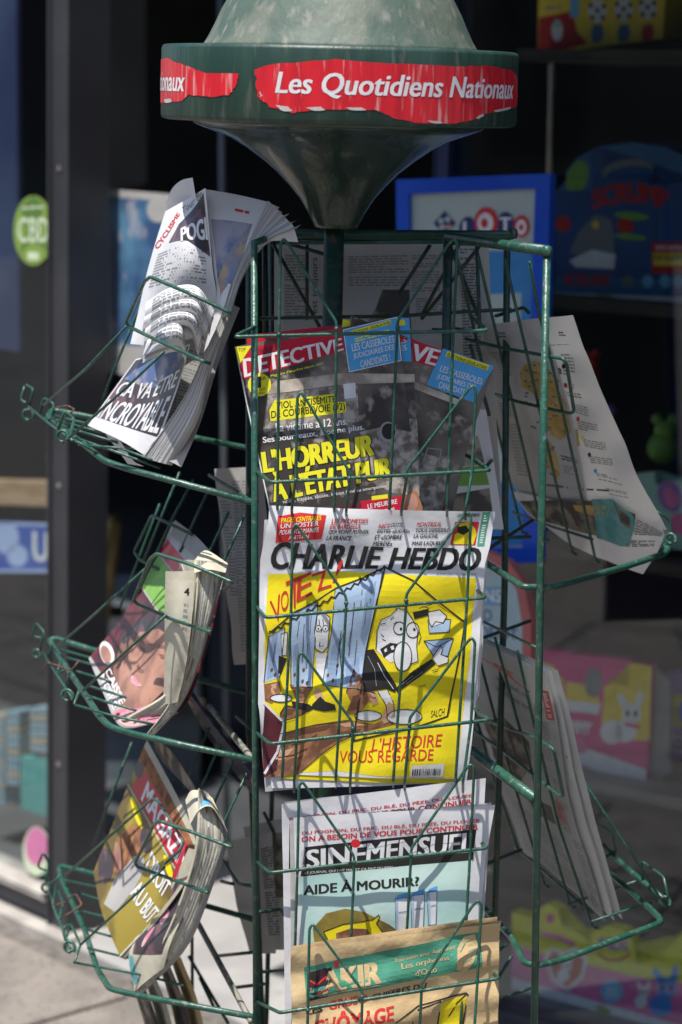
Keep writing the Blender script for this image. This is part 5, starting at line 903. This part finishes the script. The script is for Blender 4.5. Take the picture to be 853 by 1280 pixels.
# lower left
t = thing('newspaper', 'magazine supplement with red title band and olive photo in the lower left basket', 'newspaper', at(150, 1190, .1))
g6 = Grid([[(184, 925, .24), (206, 965, .14), (232, 1015, .04), (252, 1062, .0)], [(160, 982, .24), (184, 1025, .14), (210, 1072, .05), (232, 1108, .0)], [(137, 1040, .25), (160, 1084, .15), (182, 1126, .07), (200, 1152, .03)], [(117, 1090, .26), (126, 1135, .18), (140, 1172, .13), (151, 1197, .1)]])
gsheet('cover', g6, M['olive'], t, 30, 34)
poly(g6, [(.0, .0), (1, .0), (1, .06), (0, .05)], M['cream'], t, 1, 'plain_header'); poly(g6, [(.0, .05), (1, .06), (1, .12), (0, .13)], M['brown'], t, 2, 'header_picture'); poly(g6, [(.06, .14), (1, .12), (1, .31), (.06, .31)], M['dred'], t, 3, 'red_title_band'); text(g6, 'MAGAZINE', [(.2, .16), (.98, .15), (.98, .29), (.2, .29)], M['gw'], t, 4, .03, 'masthead'); stroke(g6, [[(.0, .325), (1, .325)]], .012, M['cream'], t, 4, 'rule_line'); ell(g6, .05, .18, .06, .05, M['rev'], t, 4, name='header_picture')
poly(g6, [(.12, .62), (.2, .46), (.34, .4), (.42, .46), (.4, .62), (.3, .78), (.14, .8)], M['brown'], t, 2, 'figure_photo'); ell(g6, .4, .42, .08, .07, M['rev'], t, 3, 0, 'figure_photo'); poly(g6, [(.34, .58), (.44, .5), (.5, .56), (.5, .9), (.34, .96), (.28, .8)], M['news2'], t, 3, 'figure_photo'); ell(g6, .12, .84, .12, .1, M['rev'], t, 3, 0, 'figure_photo'); ell(g6, .2, .7, .1, .04, M['skin'], t, 4, .5, 'figure_photo')
text(g6, 'DROIT', [(.5, .42), (.84, .42), (.84, .54), (.5, .54)], M['gw'], t, 4, .03, 'headline'); text(g6, 'AU BUT', [(.5, .62), (.9, .62), (.9, .74), (.5, .74)], M['gw'], t, 4, .03, 'headline'); ell(g6, .72, .37, .1, .03, M['yellow'], t, 2, .2, 'sunlit_leaves'); ell(g6, .2, .38, .12, .03, M['yellow'], t, 2, .2, 'sunlit_leaves')
fan(t, [(246, 1060, -.01), (230, 1095, .0), (212, 1125, .02), (182, 1160, .06), (148, 1196, .1)], [(262, 1042, -.05), (243, 1086, -.04), (222, 1118, -.02), (196, 1155, .02), (158, 1200, .08)], 5, M['cream'])
gsheet('grey_page', Grid([[(190, 920, .2), (215, 940, .1), (245, 985, .03)], [(196, 945, .2), (225, 975, .08), (240, 992, .03)]]), M['dkp'], t)
t = thing('newspaper', 'folded cream newspaper with dark printed stripe leaning in front of lower left basket', 'newspaper', at(190, 1235, .05))
g7 = Grid([[(236, 1060, -.02), (246, 1062, -.04), (258, 1060, -.05)], [(205, 1125, .04), (222, 1125, .0), (240, 1120, -.04)], [(163, 1185, .08), (190, 1180, .02), (215, 1175, -.02)], [(168, 1240, .06), (185, 1225, .02), (205, 1210, .0)]])
gsheet('cover', g7, M['cream'], t, 20, 28); poly(g7, [(.1, .2), (.8, .15), (.9, .5), (.85, .8), (.1, .72), (.04, .5)], M['rev'], t, 1, 'dark_print'); ell(g7, .4, .45, .12, .05, M['pink'], t, 2, .3, 'pink_print'); ell(g7, .3, .6, .05, .08, M['pink'], t, 2, .3, 'pink_print'); poly(g7, [(.02, .72), (.12, .74), (.2, .95), (.02, .95)], M['teal'], t, 2, 'teal_print')
fan(t, [(248, 985, -.05), (246, 1040, -.06), (238, 1085, -.05), (215, 1150, -.02), (180, 1225, .04)], [(262, 992, -.03), (285, 1045, -.06), (266, 1110, -.06), (232, 1185, -.03), (174, 1246, .04)], 9, M['cream'], m2=M['edge'])
gt_ = Grid([[(232, 1000, .0), (240, 988, .0), (256, 990, -.02), (266, 998, -.03)], [(238, 1030, -.05), (250, 1012, -.06), (266, 1010, -.06), (286, 1042, -.06)]]); gsheet('top_fold', gt_, M['cream'], t); poly(gt_, [(.35, .5), (.6, .4), (.65, .9), (.4, .95)], M['blue'], t, 2, 'blue_patch')
g8 = Grid([[(234, 1050, -.07), (240, 1030, -.075)], [(221, 1080, -.06), (228, 1075, -.07)], [(214, 1100, -.05), (220, 1098, -.06)]]); gsheet('red_stripe', g8, M['dred'], t)

# ---- right papers
t = thing('newspaper', 'grey broadsheet with ochre map of France seen from behind in upper right basket', 'newspaper', R1.pt(740, 690))
sheet('page', R1, [((594, 425), (640, 410)), ((600, 480), (650, 480)), ((630, 590), (700, 600)), ((645, 625), (700, 640))], M['news2'], t, -.006)
sheet('back_page', R1, [((603, 405), (716, 394)), ((607, 440), (730, 438)), ((628, 540), (773, 540)), ((645, 600), (802, 600)), ((652, 624), (831, 665))], M['news'], t, 0, 26, 34)
d5 = lambda X, Y: (560 + X / 2.7816, 270 + Y / 2.7816)
RB = lambda *p, n=10, m='ink3', wd=5: body(R1, q(d5, *p), n, M[m], t, 1, words=wd)
poly(R1, q(d5, (247, 548), (262, 520), (300, 505), (330, 520), (352, 540), (372, 560), (380, 600), (378, 650), (405, 660), (412, 700), (425, 755), (405, 770), (385, 755), (385, 785), (350, 770), (320, 700), (298, 620), (255, 590)), M['ochre'], t, 1, 'map_print')
poly(R1, q(d5, (322, 790), (345, 790), (372, 840), (385, 905), (372, 922), (345, 900), (325, 845)), M['ochre'], t, 1, 'map_print'); poly(R1, q(d5, (440, 740), (452, 745), (460, 800), (448, 800)), M['ochre'], t, 1, 'map_print')
rr = random.Random(9)
for X, Y in tuple((rr.uniform(270, 400), rr.uniform(520, 770)) for _ in range(26)) + tuple((rr.uniform(330, 372), rr.uniform(800, 910)) for _ in range(8)) + ((270, 540), (290, 545), (335, 512), (352, 548), (378, 575), (268, 575), (290, 578), (355, 580), (368, 665), (400, 690), (335, 690), (370, 700), (335, 740), (402, 730), (400, 755), (345, 820), (350, 860), (365, 890), (338, 880), (330, 640)): poly(R1, q(d5, (X - 5, Y - 4), (X + 6, Y - 3), (X + 7, Y + 4), (X - 4, Y + 3)), M['ink2'], t, 2, 'map_label')
RB((150, 470), (190, 475), (225, 560), (185, 550), n=8); RB((175, 600), (222, 605), (240, 700), (195, 690), n=9); RB((195, 690), (240, 692), (248, 710), (203, 708), n=2, m='ink'); RB((205, 720), (250, 722), (275, 915), (240, 905), n=16)
RB((390, 480), (430, 482), (445, 560), (400, 555), n=7); RB((400, 580), (455, 585), (465, 640), (412, 630), n=5); RB((425, 655), (485, 665), (490, 700), (430, 688), n=4); RB((445, 710), (520, 722), (525, 755), (455, 742), n=4); RB((470, 770), (548, 785), (552, 815), (478, 800), n=4); RB((492, 830), (572, 842), (580, 868), (500, 858), n=4); RB((515, 890), (605, 908), (612, 935), (525, 918), n=4); RB((545, 945), (625, 955), (632, 980), (560, 970), n=4)
RB((385, 835), (445, 845), (450, 862), (390, 855), n=2, m='ink'); RB((395, 868), (452, 875), (460, 905), (402, 898), n=4); RB((330, 935), (560, 950), (562, 962), (330, 945), n=1, m='ink'); RB((385, 400), (408, 402), (410, 420), (388, 418), n=2, m='ink'); RB((165, 400), (200, 400), (205, 425), (170, 425), n=2, m='rs4'); RB((335, 446), (420, 446), (421, 450), (336, 451), n=1)
for X, Y, m_ in ((408, 590, 'red'), (450, 708, 'red'), (470, 770, 'ylw2'), (495, 828, 'ink'), (515, 885, 'blue'), (400, 525, 'ink')): ell(R1, *d5(X, Y), 2.2, 3, M[m_], t, 2, name='printed_icon')
LFL = Plane((656, 622, .04), (831, 667, .035), (801, 719, -.02)); 
sheet('folded_flap', R1, [((640, 612), (826, 655)), ((664, 640), (831, 668)), ((700, 668), (822, 690)), ((745, 696), (806, 716))], M['white'], t, .004, 24, 12)
RF = Off(R1, .004)
poly(RF, q(d5, (255, 985), (560, 985), (660, 1030), (655, 1090), (520, 1110), (320, 1050)), M['dkp'], t, 1, 'photo'); poly(RF, q(d5, (505, 980), (580, 978), (650, 1030), (660, 1060), (640, 1135), (610, 1145), (520, 1118), (575, 1045)), M['teal'], t, 2, 'teal_panel'); poly(RF, q(d5, (440, 1000), (560, 1005), (580, 1030), (520, 1045), (450, 1020)), M['ochre'], t, 2, 'animal_photo'); poly(RF, q(d5, (580, 985), (640, 1040), (645, 1085), (610, 1060)), M['dkp'], t, 3, 'photo')
body(RF, q(d5, (665, 1035), (750, 1100), (740, 1115), (655, 1105)), 7, M['ink3'], t, 2, words=5); body(RF, q(d5, (640, 1120), (720, 1130), (715, 1150), (620, 1145)), 4, M['ink'], t, 2, words=4)
t = thing('newspaper', 'folded grey daily newspaper with red masthead line in the lower right basket', 'newspaper', R2.pt(755, 1150))
sheet('page', R2, [((600, 800), (690, 842)), ((640, 950), (735, 1020)), ((665, 1062), (772, 1153))], M['news'], t, -.009)
sheet('page', R2, [((598, 799), (686, 841)), ((640, 950), (724, 1010)), ((662, 1062), (765, 1153))], M['white'], t, -.005)
sheet('page', R2, [((584, 835), (640, 850)), ((588, 880), (650, 900)), ((650, 1070), (700, 1090))], M['news2'], t, -.004)
sheet('front_page', R2, [((594, 797), (682, 840)), ((594, 830), (690, 870)), ((612, 930), (712, 1000)), ((657, 1062), (757, 1152))], M['news'], t, 0, 20, 30)
e7 = lambda X, Y: (560 + X / 2.208, 700 + Y / 2.208)
E = lambda pts, m, lay=1, nm='print_patch': poly(R2, q(e7, *pts), M[m], t, lay, nm)
stroke(R2, [q(e7, (78, 262), (130, 290), (228, 365))], 1.2, M['red'], t, 1, 'red_line'); text(R2, 'JOUR AVEC', q(e7, (126, 280), (180, 312), (182, 332), (128, 298)), M['red'], t, 1, .02, 'masthead'); E([(258, 358), (278, 362), (293, 445), (272, 440)], 'dred', 2, 'red_strip'); body(R2, q(e7, (262, 365), (274, 368), (286, 438), (276, 436)), 12, M['pap'], t, 3, words=1)
T(R2, 'après Pelach, nou', q(e7, (132, 315), (225, 372), (226, 388), (134, 332)), 'ink2', t, 1, .01); T(R2, 'face a nommer mon', q(e7, (132, 340), (225, 400), (226, 416), (134, 358)), 'ink2', t, 1, .01)
E([(100, 450), (150, 430), (225, 500), (232, 560), (200, 620), (130, 545)], 'dkp', 1, 'photo'); E([(205, 625), (240, 660), (285, 680), (300, 730), (240, 700)], 'ink', 1, 'dark_strip'); E([(240, 570), (262, 580), (290, 660), (262, 650)], 'news', 1, 'photo')
body(R2, q(e7, (232, 430), (275, 450), (290, 560), (250, 540)), 16, M['ink3'], t, 1, words=4); body(R2, q(e7, (290, 600), (320, 620), (345, 760), (310, 730)), 24, M['ink3'], t, 1, words=3); body(R2, q(e7, (295, 660), (320, 680), (335, 730), (310, 715)), 7, M['red'], t, 2, words=3); body(R2, q(e7, (180, 660), (300, 760), (400, 960), (240, 820)), 40, M['ink3'], t, 1, words=12); body(R2, q(e7, (345, 760), (370, 780), (430, 990), (400, 960)), 30, M['ink3'], t, 1, words=2)

# ---- papers in the rear faces
RE_ = Plane((345, 310, .13), (600, 305, .15), (345, 600, .13), wob(.004, 80, 8))
t = thing('newspaper', 'grey broadsheet standing in the shade behind the pole at the top of the rack', 'newspaper', at(470, 640, .13))
sheet('page', RE_, [((352, 302), (612, 308)), ((350, 500), (618, 480)), ((350, 660), (630, 660))], M['news2'], t, -.004); sheet('front_page', RE_, [((343, 306), (603, 304)), ((343, 500), (612, 470)), ((343, 655), (628, 650))], M['news'], t, 0, 20, 24)
body(RE_, [(436, 320), (510, 318), (512, 358), (436, 358)], 12, M['ink3'], t, 1, words=9); body(RE_, [(515, 318), (548, 318), (550, 365), (515, 365)], 14, M['ink3'], t, 1, words=4); body(RE_, [(520, 372), (570, 372), (575, 395), (520, 395)], 7, M['ink3'], t, 1, words=4); body(RE_, [(575, 310), (596, 310), (604, 460), (580, 460)], 40, M['ink2'], t, 1, words=3)
poly(RE_, [(478, 362), (512, 362), (512, 400), (460, 402), (470, 385)], M['dkp'], t, 1, 'photo'); text(RE_, 'est toujours', [(390, 392), (390, 322), (399, 322), (399, 392)], M['ink'], t, 1, .0, 'headline'); text(RE_, 'a battre »', [(402, 378), (402, 325), (411, 325), (411, 378)], M['ink'], t, 1, .0, 'headline'); body(RE_, [(356, 318), (384, 318), (384, 400), (356, 400)], 22, M['ink3'], t, 1, words=3)
RG = Plane((560, 520, .06), (625, 520, .08), (560, 660, .06))
t = thing('newspaper', 'paper with green and brown photo lit through the wires right of the magazines', 'newspaper', at(600, 650, .07))
sheet('front_page', RG, [((560, 510), (608, 512)), ((560, 660), (630, 662))], M['white'], t); poly(RG, [(562, 540), (598, 545), (606, 580), (565, 585)], M['stone'], t, 1, 'photo'); poly(RG, [(565, 585), (606, 582), (612, 606), (568, 608)], M['lime'], t, 1, 'photo'); poly(RG, [(566, 618), (612, 610), (618, 655), (566, 655)], M['dkp'], t, 1, 'photo')
RH = Plane((268, 585, .22), (310, 583, .18), (290, 830, .2), wob(.003, 40, 3))
t = thing('newspaper', 'grey text page in the rear pocket left of the rack post, middle height', 'newspaper', at(295, 830, .2))
sheet('front_page', RH, [((268, 586), (330, 583)), ((275, 640), (334, 640)), ((284, 740), (334, 740)), ((293, 831), (340, 829))], M['news2'], t); body(RH, [(290, 600), (308, 600), (316, 815), (302, 815)], 56, M['ink3'], t, 1, words=2); body(RH, [(276, 625), (288, 625), (300, 745), (290, 745)], 30, M['ink3'], t, 1, words=1)
RI = Plane((282, 1050, .22), (360, 1030, .18), (310, 1180, .2), wob(.003, 40, 4))
t = thing('newspaper', 'pale folded pages in the rear pocket low down beside the rack post', 'newspaper', at(320, 1180, .2))
sheet('page', RI, [((300, 1036), (372, 1020)), ((316, 1120), (372, 1120)), ((322, 1190), (372, 1190))], M['news2'], t, -.01); sheet('front_page', RI, [((282, 1052), (340, 1040)), ((296, 1130), (345, 1130)), ((312, 1192), (345, 1192))], M['news'], t); body(RI, [(326, 1060), (345, 1056), (350, 1170), (336, 1170)], 34, M['ink2'], t, 2, words=2)
poly(Off(RI, -.0095), [(330, 1045), (372, 1040), (372, 1120), (340, 1125)], M['dkp'], t, 1, 'photo')
# dark papers under the middle-left arm
for i, (a, lab) in enumerate(((0, 'dark brown magazine lying edge-on behind the middle left basket arm, upper one'), (10, 'dark grey magazine lying edge-on behind the middle left basket arm, lower one'))):
    gg_ = Grid([[(222 + a * .2, 846 + a, .25), (262, 900 + a, .16), (316, 968 + a, .02)], [(228 + a * .2, 858 + a, .24), (262, 914 + a, .15), (316, 984 + a, .01)]])
    o = gsheet('magazine', gg_, M['dkp' if i else 'rev'], None, 14, 4, .008); tag(o, lab, 'magazine')
# magazines at the very bottom left
for i, (x, m_, lab) in enumerate(((250, 'tan', 'tan magazine at the bottom left, rightmost of the leaning rear stack'), (234, 'dkp', 'dark magazine leaning second from right in the bottom rear stack'), (214, 'cream', 'cream-edged magazine leaning third from right in the bottom rear stack'), (200, 'dkp', 'dark magazine leaning leftmost in the bottom rear stack'))):
    yt = 1200 + (0, 4, 14, 26)[i]
    gg_ = Grid([[(x - 36, yt, .2), (x - 28, yt - 2, .14)], [(x - 18, yt + 60, .2), (x - 6, yt + 56, .14)], [(x - 2, yt + 150, .2), (x + 14, yt + 150, .14)]])
    o = gsheet('magazine', gg_, M[m_], None, 4, 12, .005); tag(o, lab, 'magazine')
